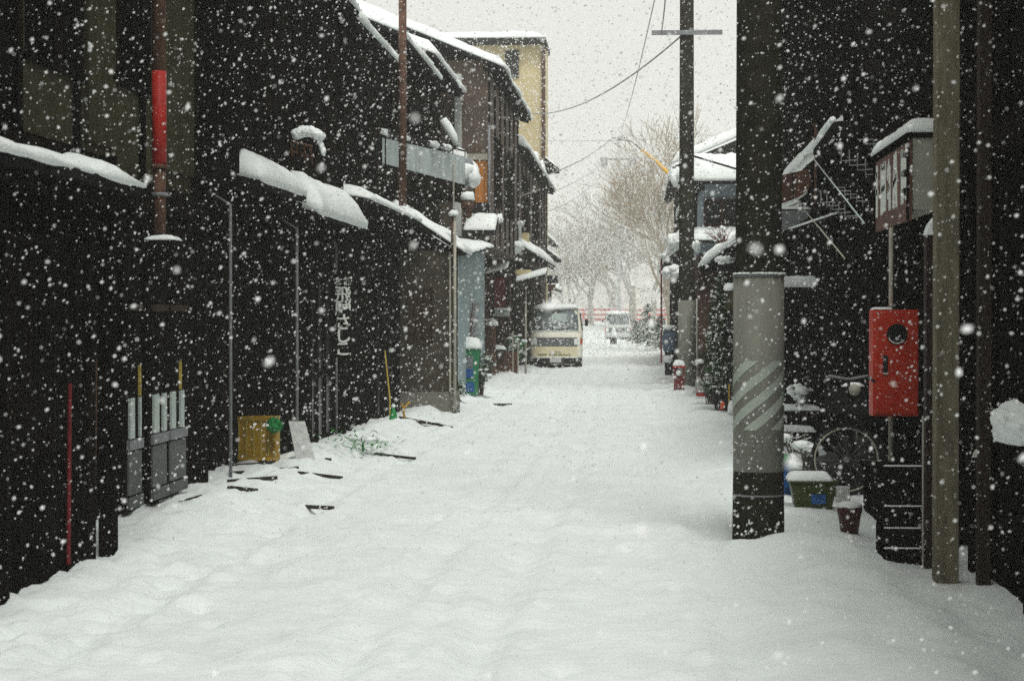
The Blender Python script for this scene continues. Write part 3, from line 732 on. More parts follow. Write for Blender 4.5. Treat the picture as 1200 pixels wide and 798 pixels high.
# planks and sticks half buried along the left kerb
for i, (xa_, ya_, xb_, yb_, w_) in enumerate(((262, 553, 322, 552, .10), (268, 563, 350, 562, .12), (300, 557, 385, 549, .08), (266, 575, 325, 574, .07), (268, 587, 300, 589, .05),
                                           (345, 592, 390, 600, .03), (208, 603, 236, 605, .03), (442, 500, 516, 499, .05), (468, 497, 530, 502, .03), (437, 535, 487, 538, .02), (350, 566, 400, 562, .05), (580, 474, 598, 475, .08))):
    Ya = 1.5 * F / (ya_ - 372) ; Yb = 1.5 * F / (yb_ - 372)
    A = Vector((WX(xa_, Ya), Ya, 0)); B = Vector((WX(xb_, Yb), Yb, 0))
    A.z = ground_h(A.x, A.y); B.z = ground_h(B.x, B.y)
    mid = (A + B) / 2; A.z += .004; B.z += .004
    o = MB().bar(A, B, w_, .03).build('old_plank', 'dark_ground', bevel=.004)
    at_base(tag(o, ['dark wet plank lying in the snow below the yellow crate', 'broad dark plank just in front of the yellow crate', 'dark plank slanting under the leaning board', 'third dark plank before the yellow crate',
        'short dark offcut in the snow, nearer the street than the other planks', 'thin dark stick lying alone in the snow off the leaning board', 'small dark stick in the snow before the sliding doors',
        'flat board on the snow below the yellow forked stake', 'thin twig-like stick by the concrete footing', 'very thin green-grey stick beside the bamboo grass', 'narrow dark strip of wood right of the other planks', 'dark scrap on the snow near the green bin'][i], 'plank', 'planks and sticks lying in the snow'), mid)
# bamboo grass
X, Y = WX(425, 22.3), 22.3
bg_ = MB(); rr = random.Random(8)
for k in range(260):
    bx = X + rr.gauss(0, .14); by = Y + rr.gauss(0, .5); a = rr.uniform(0, 2 * PI); l = rr.uniform(.06, .16); hh = rr.uniform(.02, .17)
    c = Vector((bx, by, ground_h(bx, by) + hh)); d = Vector((math.cos(a), math.sin(a), rr.uniform(-.3, .5))) * l; s_ = Vector((-math.sin(a), math.cos(a), 0)) * .012
    bg_.add([c, c + d * .5 + s_, c + d, c + d * .5 - s_], [(0, 1, 2, 3)])
bg_.box(X - .01, X + .01, Y, Y + .02, 0, .2)
o = bg_.build('bamboo_grass', 'leaf_bamboo'); at_base(tag(o, 'low patch of green bamboo grass poking out of the snow at the left kerb', 'plant'), (X, Y, .05))
MB_ = MB()
for k in range(9): MB_.blob((X + rr.gauss(0, .13), Y + rr.gauss(0, .35), .16 + rr.uniform(-.02, .04)), (rr.uniform(.03, .08), rr.uniform(.05, .1), .03), k)
sp = MB_.build('snow_lumps', 'snow_roof', o, smooth=True)
sp.data.transform(Matrix.Translation((-X, -Y, -.05)))
# shed corner pipe
X = WX(533, 31.15)
pt = thing('corner_pole', 'slim pale and rusty pole at the corner of the brownish shed', 'pole', (X, 31.15, .1))
MB().tube([(X, 31.15, .1), (X, 31.15, WZ(252, 31.15))], .024, 10).build('pole_shaft', 'metal_pale', pt, smooth=True)
MB().tube([(X - .04, 31.16, WZ(300, 31.15)), (X - .04, 31.16, WZ(248, 31.15))], .018, 8).build('rusty_conduit', 'rust', pt, smooth=True)
b = MB(); b.blob((X - .02, 31.15, WZ(250, 31.15)), (.08, .08, .06), 6, .4, flat=-.5); b.build('snow_cap', 'snow_roof', pt, smooth=True)
# rusty pole above
X = WX(472, 29.6)
at_base(tag(MB().tube([(X, 29.6, 3.12), (X, 29.6, 6.3)], .058, 12).build('rusty_pole', 'rust', smooth=True), 'thick rusty brown pole rising from the thin snowy eave', 'pole'), (X, 29.6, 3.0))
# balcony
P = lambda a: [W(*q) for q in a]
bc = thing('balcony', 'pale blue sheeted balcony with thin rails above the dark shed', 'balcony', (-3.3, 33, 3.6))
L0, L1 = Vector((WX(448, 31), 31, 0)), Vector((WX(545, 36), 36, 0))
def bz(py, Y): return WZ(py, Y)
A0 = Vector((L0.x, 31, bz(190, 31))); A1 = Vector((L0.x, 31, bz(160, 31))); B0 = Vector((L1.x, 36, bz(216, 36))); B1 = Vector((L1.x, 36, bz(183, 36)))
plain('sheet_pale', (.42, .48, .48), .7, .35, 3, stretch=(1, 1, .4))
MB().prism([A0, A1, B1, B0], (-.04, .01, 0)).build('sheet_panel', 'sheet_pale', bc)
MB().prism([A0 - Vector((0, 0, .3)), A0 - Vector((0, 0, .01)), B0 - Vector((0, 0, .01)), B0 - Vector((0, 0, .3))], (-1.0, .1, 0)).build('floor_box', 'wood_soot', bc)
q = MB()
q.tube([A1 + Vector((0, 0, .1)), B1 + Vector((0, 0, .1))], .018, 6)
for i in range(7):
    k = i / 6; q.tube([A1.lerp(B1, k), A1.lerp(B1, k) + Vector((0, 0, .1))], .01, 5)
q.build('rail', 'metal_dark', bc)
for i, k in enumerate((.04, .25, .78, .62)):
    c = A1.lerp(B1, k); q = MB(); q.blob(c + Vector((-.05, 0, .08)), (.10, .45, .06), i, .6, flat=-.6); q.build('rail_snow', 'snow_roof', bc, smooth=True)
q = MB(); q.tube([A0.lerp(B0, .82) + Vector((.03, 0, .35)), A0.lerp(B0, .82) + Vector((.03, 0, -.55))], .016, 6); q.build('downpipe', 'metal_pale', bc)
# snow-covered tank at the balcony end
c = W(541, 200, 36.3)
tk = thing('water_tank', 'round tank with a metal band under bulging snow at the balcony end', 'tank', (c.x, c.y, c.z - .3))
MB().lathe([(.2, -.28), (.24, -.2), (.24, .1), (.18, .2)], c, 18).build('tank_drum', 'metal_grey', tk, smooth=True)
q = MB(); q.blob(c + Vector((0, 0, -.02)), (.30, .30, .22), 2, .3); q.blob(c + Vector((-.06, 0, .25)), (.17, .18, .15), 7, .25); q.blob(c + Vector((.2, -.05, -.12)), (.14, .18, .17), 9, .3)
q.build('snow_bulge', 'snow_roof', tk, smooth=True)
q = MB(); n = 24
q.tube([c + Vector((.19 * math.cos(2 * PI * k / n) - .03, .2 * math.sin(2 * PI * k / n), .13 + .04 * math.cos(2 * PI * k / n))) for k in range(n + 1)], .022, 6); q.build('band', 'metal_dark', tk)
# bracket lamp below it
c = W(548, 240, 35.4)
lp = thing('wall_lantern', 'rusty hanging lantern with a rounded snow cap below the snow-covered tank', 'lantern', (c.x, c.y, c.z - .25))
MB().lathe([(.03, -.24), (.08, -.2), (.06, -.12), (.11, -.06), (.12, .0), (.09, .06), (.03, .1)], c, 14).build('lantern_body', 'rust', lp, smooth=True)
MB().tube([c + Vector((0, 0, .0)), c + Vector((-.3, .1, .1)), c + Vector((-.75, .2, .1))], .016, 6).build('bracket', 'metal_dark', lp)
q = MB(); q.blob(c + Vector((0, 0, .12)), (.13, .13, .12), 4, .3, flat=-.4); q.build('snow_cap', 'snow_roof', lp, smooth=True)
# snow pile on the roof joint (575-600, 280-300)
rr = random.Random(2)
def snow_clump(name, label, px, py, Y, r, parent=None, seed=0, n=5):
    q = MB(); c = W(px, py, Y)
    for k in range(n): q.blob(c + Vector((rr.uniform(-.6, .6) * r[0], rr.uniform(-.4, .4) * r[1], rr.uniform(-.3, .3) * r[2])), (r[0] * rr.uniform(.5, .8), r[1] * .7, r[2] * rr.uniform(.5, .85)), seed + k, .4)
    return q.build(name, 'snow_roof', parent, smooth=True)
# verge boards / awnings between lean-to and H7
for (xa_, ya_, xb_, yb_, Y, mname) in ((568, 322, 595, 315, 50, 0), (604, 331, 640, 322, 53.5, 1)):
    A, B = W(xa_, ya_, Y), W(xb_, yb_, Y)
    o = MB().prism([A, B, B + Vector((0, .6, .12)), A + Vector((0, .6, .12))], (0, 0, -.05)).build('small_awning', 'tile', H6 if Y == 50 else H7)
    q = MB(); q.prism([A + Vector((0, 0, .004)), B + Vector((0, 0, .004)), B + Vector((0, .6, .124)), A + Vector((0, .6, .124))], (0, 0, .09)); q.build('awning_snow', 'snow_roof', o, smooth=False, bevel=.03)
cl = snow_clump('snow_heap', '', 590, 288, 52.5, (.42, .5, .22), H6, 3, 6)
for (px, py, Y, rx, rz_) in ((597, 193, 53.6, .2, .2), (598, 236, 53.6, .1, .16), (582, 256, 43.4, .12, .14), (633, 205, 70, .2, .5), (628, 186, 70, .4, .25), (607, 262, 53.6, .16, .08)):
    snow_clump('snow_lump', '', px, py, Y, (rx, .25, rz_), H7 if Y > 50 else H6, int(px), 3)
# vertical pipes on the far left facades
for (px, Y, a_, b__, mt, own) in ((583, 53.9, 290, 200, 'metal_grey', H7), (603, 53.9, 300, 228, 'metal_pale', H7), (616, 53.9, 440, 330, 'metal_pale', H7), (573, 42.9, 262, 146, 'metal_grey', H6)):
    X = WX(px, Y); MB().tube([(X, Y, WZ(a_, Y)), (X, Y, WZ(b__, Y))], .03, 8).build('pipe', mt, own, smooth=True)
MB().box(WX(533, 42.9), WX(541, 42.9), 42.84, 42.99, 3.2, 6.6).build('corner_board', 'white_board', H6)
MB().tube([W(610, 230, 53.8), W(633, 222, 53.6)], .02, 6).build('pipe', 'metal_pale', H7)

# green recycling bin with snow
Y = 37.8; x0, x1 = WX(534, Y), WX(562, Y)
bn = thing('recycling_bin', 'green recycling bin with grey and blue prints and a tall cap of snow', 'bin', ((x0 + x1) / 2, Y, .08))
MB().prism([(x0 + .04, Y, .06), (x1 - .05, Y, .06), (x1, Y, .92), (x0, Y, .92)], (0, .38, 0)).build('bin_shell', 'green_bin', bn, bevel=.02)
MB().box(x0 + .14, x1 - .12, Y - .012, Y - .002, .5, .78).build('print', 'grey_print', bn)
MB().box(x0 + .13, x1 - .12, Y - .018, Y - .013, .38, .55).build('print', 'blue_print', bn); MB().box(x0 + .13, x1 - .1, Y - .012, Y - .002, .12, .3).build('print', 'blue_print', bn)
q = MB(); snow_pad(q, x0 - .02, x1 + .02, Y - .03, Y + .4, .92, .2, 3); q.build('snow_cap', 'snow_roof', bn, smooth=True)
# withered shrub and snowy plants around the bin
def twiggy(name, label, cat, base, h, spread, n, mat, snow_n=0, seed=1, leaves=None, group=None):
    r = thing(name, label, cat, base, group); rr = random.Random(seed); b = MB(); B = Vector(base); tips = []
    for k in range(n):
        a = rr.uniform(0, 2 * PI); s_ = rr.random() ** .6 * spread; hh = h * rr.uniform(.55, 1)
        p0 = B + Vector((rr.gauss(0, .04), rr.gauss(0, .04), 0)); p1 = B + Vector((math.cos(a) * s_ * .5, math.sin(a) * s_ * .5, hh * .55)); p2 = B + Vector((math.cos(a) * s_, math.sin(a) * s_, hh))
        b.tube([p0, p1, p2], [.010, .007, .003], 4); tips += [p1, p2, p1.lerp(p2, .5)]
        for j in range(3):
            c = p1.lerp(p2, rr.random()); e = c + Vector((rr.gauss(0, 1), rr.gauss(0, 1), rr.uniform(0, 1))).normalized() * h * .2
            b.tube([c, e], [.005, .002], 3); tips.append(e)
    b.build('stem', mat, r)
    if leaves:
        l = MB()
        for p in tips:
            for j in range(5):
                d = Vector((rr.gauss(0, 1), rr.gauss(0, 1), rr.gauss(0, .6))).normalized(); s_ = d.cross(Vector((.3, .2, 1))).normalized() * .022; q_ = p + d * .02; L = rr.uniform(.05, .1)
                l.add([q_, q_ + d * L * .5 + s_, q_ + d * L, q_ + d * L * .5 - s_], [(0, 1, 2, 3)])
        l.build('foliage', leaves, r)
    if snow_n:
        s_ = MB()
        for k in range(snow_n):
            p = rr.choice(tips); s_.blob(p, (rr.uniform(.03, .09), rr.uniform(.03, .09), rr.uniform(.02, .05)), k, .3, 8, 5)
        s_.build('snow_lumps', 'snow_roof', r, smooth=True)
    return r
twiggy('withered_shrub', 'reddish withered shrub behind the green recycling bin', 'shrub', (WX(544, 38.8), 38.8, .1), 1.75, .28, 40, 'twig_red', 6, 3)
twiggy('snowy_plant', 'snow-loaded leafy plant at the foot of the green recycling bin', 'plant', (WX(563, 38.2), 38.2, .05), .75, .2, 16, 'bark_stub', 18, 4, 'leaf_green', 'snowy plants along the left row')
twiggy('snowy_plant', 'small snowy plant between the shed corner and the green bin', 'plant', (WX(534, 34.5), 35.0, .05), .3, .12, 10, 'bark_stub', 16, 5, 'leaf_green', 'snowy plants along the left row')
twiggy('snowy_plant', 'snowy plant with yellowish leaves beside the parked van', 'plant', (WX(603, 53.2), 53.2, .1), .9, .24, 18, 'bark_stub', 26, 6, 'leaf_bamboo', 'snowy plants along the left row')
twiggy('snowy_plant', 'snowy plant in front of the dark red house, left of the yellowish one', 'plant', (WX(590, 53.0), 53.0, .1), .6, .25, 16, 'bark_stub', 14, 7, 'leaf_green', 'snowy plants along the left row')
# brown post with snow cap
Y = 50.5; X = WX(575, Y)
po = thing('gate_post', 'rusty brown post with a lopsided snow cap before the dark red house', 'post', (X, Y, 0))
MB().box(X - .11, X + .11, Y, Y + .2, 0, WZ(381, Y)).build('post_shaft', 'wood_rust', po, bevel=.01)
q = MB(); q.blob((X + .02, Y + .1, WZ(380, Y)), (.17, .17, .12), 5, .4, flat=-.3); q.build('snow_cap', 'snow_roof', po, smooth=True)
# low dark fence with snow blocks
fe = thing('low_fence', 'low dark board fence in front of the dark red house, snow on its ledge', 'fence', (WX(595, 52.5), 52.5, 0))
MB().box(WX(579, 52.5), WX(606, 52.5), 52.5, 52.56, 0, WZ(412, 52.5)).build('fence_board', 'wood_rust', fe)
MB().box(WX(579, 52.4), WX(592, 52.4), 52.3, 52.495, WZ(412, 52.4), WZ(410, 52.4)).build('ledge', 'wood_soot', fe)
q = MB(); snow_pad(q, WX(578, 52.4), WX(593, 52.4), 52.3, 52.5, WZ(410, 52.4) + .003, .11, 8); q.build('ledge_snow', 'snow_roof', fe, smooth=True)
for px in (601, 607):
    X = WX(px, 52.3); MB().tube([(X, 52.3, 0), (X, 52.3, WZ(388 + (px - 601) * 1.5, 52.3))], .018, 6).build('fence_rod', 'metal_pale', fe)
# small dark sign on a post beyond the van
Y = 68.0
sg = thing('street_sign', 'small dark double street sign on a thin post above the parked van', 'sign', (WX(645, Y), Y, 0))
X = WX(645, Y); MB().tube([(X, Y, 0), (X, Y, WZ(322, Y))], .035, 8).build('post', 'metal_dark', sg)
MB().box(WX(641, Y), WX(654, Y), Y - .04, Y - .01, WZ(332, Y), WZ(323, Y)).build('sign_plate', 'metal_dark', sg); MB().box(WX(642, Y), WX(651, Y), Y - .04, Y - .01, WZ(340, Y), WZ(333, Y)).build('sign_plate', 'rust', sg)
MB().tube([W(608, 331, Y), W(640, 324, Y)], .03, 6).build('arm', 'metal_pale', sg)

# ------------------------------------------------------------------ parked van
def superring(w_, y0, y1, z, n=64, e=11):
    vs = []; yc = (y0 + y1) / 2; L = (y1 - y0) / 2
    for k in range(n):
        a = 2 * PI * (k + .5) / n; c, s_ = math.cos(a), math.sin(a)
        r = (abs(c) ** e + abs(s_) ** e) ** (-1 / e)
        vs.append((w_ * c * r, yc + L * s_ * r, z))
    return vs
VAN = [(.30, .80, .0, 4.1), (.36, .815, -.02, 4.13), (.62, .825, -.03, 4.14), (.70, .825, -.02, 4.14), (.95, .825, .02, 4.13), (1.10, .82, .07, 4.12), (1.30, .79, .19, 4.08), (1.60, .745, .36, 4.0), (1.76, .70, .47, 3.92), (1.82, .64, .56, 3.82), (1.845, .5, .8, 3.6)]
def van_ring(z, off=0):
    for a, b in zip(VAN, VAN[1:]):
        if a[0] <= z <= b[0]:
            k = (z - a[0]) / (b[0] - a[0]); return [a[i] + (b[i] - a[i]) * k for i in range(4)]
    return VAN[-1]
def front_y(x, z, e=11):
    _, w_, y0, y1 = van_ring(z); L = (y1 - y0) / 2; yc = (y0 + y1) / 2
    return yc - L * (max(0, 1 - abs(x / w_) ** e)) ** (1 / e)
def front_patch(mb, xa, xb, za, zb, off=.01, thick=.02, nx=10, nz=5, base=(0, 0, 0), trap=0):
    top = []; bot = []
    for j in range(nz + 1):
        z = za + (zb - za) * j / nz
        for i in range(nx + 1):
            k = i / nx; sh_ = trap * (j / nz); x = (xa + sh_) + (xb - sh_ - xa - sh_) * k
            y = front_y(x, z); top.append((x + base[0], y - off + base[1], z + base[2])); bot.append((x + base[0], y + thick + base[1], z + base[2]))
    n = len(top); fs = []
    for j in range(nz):
        for i in range(nx):
            a = j * (nx + 1) + i; fs.append((a, a + 1, a + nx + 2, a + nx + 1)); fs.append((a + n, a + nx + 1 + n, a + nx + 2 + n, a + 1 + n))
    for i in range(nx):
        fs.append((i + 1, i, i + n, i + 1 + n)); a = nz * (nx + 1) + i; fs.append((a, a + 1, a + 1 + n, a + n))
    for j in range(nz):
        a = j * (nx + 1); fs.append((a, a + nx + 1, a + nx + 1 + n, a + n)); a += nx; fs.append((a + nx + 1, a, a + n, a + nx + 1 + n))
    mb.add(top + bot, fs); return mb
def make_van(loc, label, body, low, rz=0, detail=True, snowy=.09, name='parked_van', cat='van'):
    r = thing(name, label, cat, (0, 0, 0))
    b = MB(); n = 64
    for (z, w_, y0, y1) in VAN: b.v += superring(w_, y0, y1, z)
    for i in range(len(VAN) - 1):
        for k in range(n):
            a = i * n + k; c = i * n + (k + 1) % n; b.f.append((a, c, c + n, a + n))
    b.f.append(tuple(range(n))[::-1]); b.f.append(tuple((len(VAN) - 1) * n + k for k in range(n)))
    b.build('body', body, r, smooth=True)
    front_patch(MB(), -.80, .80, .33, .64, .006).build('lower_panel', low, r, smooth=False)
    front_patch(MB(), -.70, .70, 1.13, 1.74, .01, trap=.045, nz=8).build('windscreen', 'glass_van', r)
    for s_ in (-1, 1):
        q = MB(); q.prism([(s_ * .815, .35, 1.12), (s_ * .815, 1.25, 1.12), (s_ * .735, 1.25, 1.66), (s_ * .745, .62, 1.66)], (s_ * .02, 0, 0)); q.build('side_window', 'glass_dark', r)
        q = MB(); q.prism([(s_ * .815, 1.4, 1.12), (s_ * .815, 3.7, 1.12), (s_ * .735, 3.6, 1.66), (s_ * .735, 1.4, 1.66)], (s_ * .02, 0, 0)); q.build('side_window', 'glass_dark', r)
        for yy_ in (.75, 3.3):
            wv = MB(); wv.tube([(s_ * .60, yy_, .30), (s_ * .80, yy_, .30)], .30, 22); wh = wv.build('wheel', 'rubber', r, smooth=False)
            MB().tube([(s_ * .79, yy_, .30), (s_ * .808, yy_, .30)], .17, 18).build('rim', 'metal_grey', wh)
        q = MB(); q.tube([(s_ * .76, .42, 1.28), (s_ * .92, .32, 1.32)], .012, 6); q.obox((s_ * .93, .30, 1.36), (.10, .05, .2)); q.build('mirror', 'metal_dark', r, bevel=.01)
        front_patch(MB(), *sorted((s_ * .74, s_ * .56)), .70, .88, .024, nx=4, nz=2).build('headlight', 'lamp_clear', r)
        front_patch(MB(), *sorted((s_ * .81, s_ * .745)), .69, .89, .026, nx=4, nz=2).build('indicator_lamp', 'lamp_orange', r)
    front_patch(MB(), -.78, .78, .655, .92, .012).build('grille', 'grille', r)
    q = MB()
    for z in (.70, .76, .82, .88): front_patch(q, -.54, .54, z, z + .022, .022, nx=8, nz=1)
    q.build('grille_bars', 'metal_grey', r)
    q = MB()
    front_patch(q, -.79, .79, .17, .31, .05, .15) if False else q.box(-.8, .8, -.08, .12, .16, .315)
    q.build('bumper', 'metal_dark', r, bevel=.03)
    MB().box(-.165, .165, -.105, -.083, .17, .31).build('number_plate', 'white_board', r)
    MB().box(-.7, .7, .1, 3.9, .12, .30).build('underbody', 'rubber', r)
    q = MB(); snow_pad(q, -.68, .68, .42, 3.8, 1.80, snowy * 1.5, 3, d=.08); q.blob((0, .5, 1.8), (.66, .14, .07), 2, .3, 24, 7); q.build('roof_snow', 'snow_roof', r, smooth=True)
    if detail:
        q = MB()
        for (a_, b__) in (((-.55, 1.14), (-.05, 1.20)), ((.05, 1.14), (.55, 1.22))):
            q.tube([(a_[0], front_y(a_[0], a_[1]) - .025, a_[1]), (b__[0], front_y(b__[0], b__[1]) - .025, b__[1])], .009, 5)
        q.build('wiper', 'rubber', r)
        q = MB(); rr_ = random.Random(4)
        for (xa, xb, z, hh) in ((-.52, -.26, .375, .05), (-.2, .18, .375, .05), (.22, .46, .375, .045)):   # three black words on the lower panel
            x = xa
            while x < xb:
                w_ = rr_.uniform(.022, .036); k = rr_.random()
                front_patch(q, x, x + w_ * .3, z, z + hh, .016, .008, 1, 1); front_patch(q, x, x + w_, z + hh * (.4 if k > .5 else .8), z + hh * (.6 if k > .5 else 1), .017, .008, 1, 1)
                front_patch(q, x + w_ * .7, x + w_, z, z + hh * .7, .0165, .008, 1, 1); x += w_ + .01
        x = -.18
        for k in range(9): front_patch(q, x, x + .012, .46, .49, .014, .008, 1, 1); front_patch(q, x, x + .028, .485, .495, .015, .008, 1, 1); x += .042
        q.build('lettering', 'black_print', r)
        front_patch(MB(), -.12, .34, 1.40, 1.64, .016).build('painted_light_patch', 'painted_light_patch', r)  # daylight through the rear window, painted as a pale patch on the windscreen
        MB().obox((0, .36, 1.69), (.2, .03, .06)).build('inner_mirror', 'black_print', r)
        q = MB(); rr_ = random.Random(9)
        for k in range(90):
            x = rr_.uniform(-.62, .62); z = 1.14 + abs(rr_.gauss(0, .22)); z = min(z, 1.7); s2 = rr_.uniform(.010, .034)
            q.blob((x, front_y(x, z) - .012, z), (s2 * 1.3, .006, s2), k, .4, 7, 5)
        for k in range(14): x = -.7 + 1.4 * k / 13; q.blob((x, front_y(x, 1.12) - .01, 1.115), (.07, .03, .015), k, .4, 8, 5)
        for k in range(60):
            x = rr_.uniform(-.75, .75); z = rr_.uniform(.2, .92); y_ = -.085 if z < .31 else front_y(x, z) - .026
            if .33 < z < .66: continue
            s2 = rr_.uniform(.008, .024); q.blob((x, y_, z), (s2 * 1.6, .01, s2), k, .4, 7, 5)
        for k in range(9): q.blob((-.7 + k * .17, -.03, .315), (.11, .06, .02), k, .5, 8, 5)
        q.build('snow_patches', 'snow_roof', r, smooth=True)
    r.location = loc; r.rotation_euler = (0, 0, rz); return r
VY = 61.5
make_van((WX(651, VY), VY, ground_base(0, VY) - .02), 'cream boxy van with snow on its roof parked at the left, facing the camera', 'cream', 'cream_low', rz=math.radians(1.6))
make_van((WX(724, 117), 117, .05), 'pale snow-covered car far down the street in the haze', 'car_white', 'car_white', detail=False, snowy=.12, name='parked_car', cat='car').scale = (.93, .93, .93)
Y = 100.0; X = WX(719, Y)
cn = thing('snowy_cone', 'small dark bollard with a pointed cap of snow before the far pale car', 'bollard', (X, Y, ground_base(0, Y)))
z0 = ground_base(0, Y)
MB().lathe([(.16, z0 - .05), (.16, z0 + .2), (.12, z0 + .4), (.08, z0 + .45)], (X, Y, 0), 12).build('bollard_body', 'metal_dark', cn, smooth=True)
MB().lathe([(.17, z0 + .35), (.15, z0 + .5), (.09, z0 + .7), (.02, z0 + .85)], (X, Y, 0), 12, jit=.2).build('snow_cap', 'snow_roof', cn, smooth=True)

# ------------------------------------------------------------------ poles
def catenary(a, b, sag, n=24):
    a, b = Vector(a), Vector(b); return [a.lerp(b, i / n) - Vector((0, 0, sag * 4 * (i / n) * (1 - i / n))) for i in range(n + 1)]
PX, PY, PR = WX(889, 13.5), 13.5, .152
p1 = thing('concrete_pole', 'thick concrete utility pole with a grey sleeve and diagonal stripes', 'utility pole', (PX, PY, 0), 'concrete utility poles')
MB().tube([(PX, PY, -.1), (PX, PY, .31), (PX, PY, 1.79), (PX, PY, 11)], [.172, .168, .152, .12], 40).build('pole_shaft', 'concrete_dark', p1, smooth=True)
MB().tube([(PX, PY, .315), (PX, PY, 1.785)], PR + .014, 40).build('sleeve', 'sleeve', p1, smooth=True)
R_ = PR + .0165; zlo, zhi = .77, 1.22; st, slope_ = .145, .78
N = 60
cyl = lambda a, z: (PX + R_ * math.sin(a), PY - R_ * math.cos(a), z)
for k in range(-8, 12):
    pv_ = None; q = MB()
    for i in range(N + 1):
        a = -PI / 2 * 1.05 + PI * 1.05 * i / N; s_ = a * R_
        z0 = zlo + k * st + slope_ * s_ + .02; z1 = z0 + st * .5; z0, z1 = max(z0, zlo), min(z1, zhi)
        cur = (cyl(a, z0), cyl(a, z1)) if z1 > z0 + .002 else None
        if cur and pv_: q.add([pv_[0], cur[0], cur[1], pv_[1]], [(0, 1, 2, 3)])
        pv_ = cur
    if q.f: q.build('stripe_marking', 'stripe', p1, smooth=True)
for z in (.34, 1.77): MB().tube([(PX, PY, z - .006), (PX, PY, z + .006)], PR + .018, 36).build('band', 'metal_grey', p1, smooth=True)
for z in (5.2, 9.5): MB().box(PX - .7, PX + .7, PY - .19, PY - .13, z, z + .09).build('crossarm', 'metal_grey', p1)
q = MB()
for k in range(30): q.blob((PX + rr.uniform(-.17, .17), PY - .16 + rr.uniform(0, .02), rr.uniform(0.05, .3)), (rr.uniform(.004, .014), .006, rr.uniform(.004, .012)), k, .4, 6, 4)
for k in range(26): 
    a = rr.uniform(-1.2, 1.2); q.blob((PX + .17 * math.sin(a), PY - .17 * math.cos(a), 1.786), (.02, .016, .006), k, .4, 6, 4)
ss_ = q.build('snow_specks', 'snow_roof', p1, smooth=True); ss_['kind'] = 'stuff'
# second pole
P2, Y2 = WX(804.5, 41), 41.0
p2 = thing('concrete_pole', 'slimmer concrete utility pole further down the right, dark above and grey below', 'utility pole', (P2, Y2, 0), 'concrete utility poles')
MB().tube([(P2, Y2, -.1), (P2, Y2, 1.9), (P2, Y2, 10.5)], [.165, .155, .13], 28).build('pole_shaft', 'concrete_dark', p2, smooth=True)
MB().tube([(P2, Y2, .05), (P2, Y2, WZ(352, 41))], .172, 28).build('sleeve', 'sleeve', p2, smooth=True)
MB().tube([(P2 + .21, Y2 - .02, .0), (P2 + .21, Y2 - .02, WZ(350, 41))], .026, 8).build('white_pipe', 'white_paint', p2, smooth=True)
for z in (7.1, 9.3): MB().box(P2 - .7, P2 + .7, Y2 - .2, Y2 - .14, z, z + .09).build('crossarm', 'metal_grey', p2)
for k, z in enumerate((6.5, 8.5)): MB().lathe([(.1, z), (.2, z + .03), (.21, z + .55), (.12, z + .6)], (P2 + .4, Y2 - .05, 0), 16).build('transformer', 'metal_grey', p2, smooth=True) if k == 1 else None
MB().tube([W(812, 183, 40.8), W(862, 198, 39)], .02, 6).build('bracket_arm', 'metal_dark', p2)
MB().tube([W(811, 150, 40.8), W(811, 186, 40.8), W(800, 183, 40.8)], .02, 6).build('cable_loop', 'metal_dark', p2)
# far pole
P3, Y3 = WX(725, 126), 126.0
p3 = thing('concrete_pole', 'faint utility pole with two transformers among the far trees', 'utility pole', (P3, Y3, 0), 'concrete utility poles')
MB().tube([(P3, Y3, 0), (P3, Y3, WZ(160, Y3))], [.13, .09], 16).build('pole_shaft', 'white_board', p3, smooth=True)
zc = WZ(188, Y3)
MB().box(P3 - .95, P3 + .95, Y3 - .15, Y3 - .08, zc, zc + .1).build('crossarm', 'metal_grey', p3)
for dx in (-.9, .86): MB().lathe([(.1, zc - .45), (.22, zc - .4), (.22, zc + .15), (.1, zc + .2)], (P3 + dx, Y3 - .1, 0), 12).build('transformer', 'metal_grey', p3, smooth=True)
zc2 = WZ(163, Y3); MB().box(P3 - .4, P3 + .4, Y3 - .15, Y3 - .08, zc2, zc2 + .08).build('crossarm', 'metal_grey', p3)
top = Vector((P3, Y3 - .1, zc2 + .1))
wires = [(top, Vector((P2 - .3, Y2, 9.4)), .5, .018, 'overhead wire from the faint far pole up to the second pole'),
    (top + Vector((-.35, 0, 0)), Vector((-3.3, 60, WZ(214, 60))), .3, .025, 'thick overhead wire falling left from the faint far pole to the roofs'),
    (Vector((P3 - .7, Y3, zc + .1)), Vector((-3.4, 62, WZ(236, 62))), .3, .014, 'thin overhead wire below the thick one, running left to the roofs'),
    (Vector((P3 - .7, Y3, zc - .4)), Vector((-3.2, 70, WZ(250, 70))), .4, .012, 'lowest thin wire running left from the faint far pole'),
    (Vector((-5.5, 110, WZ(164, 110))), Vector((6, 105, WZ(155, 105))), .2, .014, 'level overhead wire crossing the sky behind the far pole'),
    (Vector((-4.5, 76, WZ(147, 76) + .6)), Vector((P2, Y2, 7.2)), .7, .018, 'overhead wire crossing above the street from the yellow building to the second pole'),
    (Vector((PX + .1, PY - .16, 9.6)), Vector((P2 + .1, Y2 - .17, 9.4)), .4, .012, 'overhead wire between the two near poles, upper one'),
    (Vector((PX - .5, PY - .16, 5.3)), Vector((P2 - .5, Y2 - .17, 7.2)), .3, .012, 'overhead wire between the two near poles, lower one')]
for a, b, sag, r_, lab in wires:
    o = MB().tube(catenary(a, b, sag), r_, 5).build('overhead_wire', 'metal_grey', smooth=True); at_base(tag(o, lab, 'wire', 'overhead wires'), a)
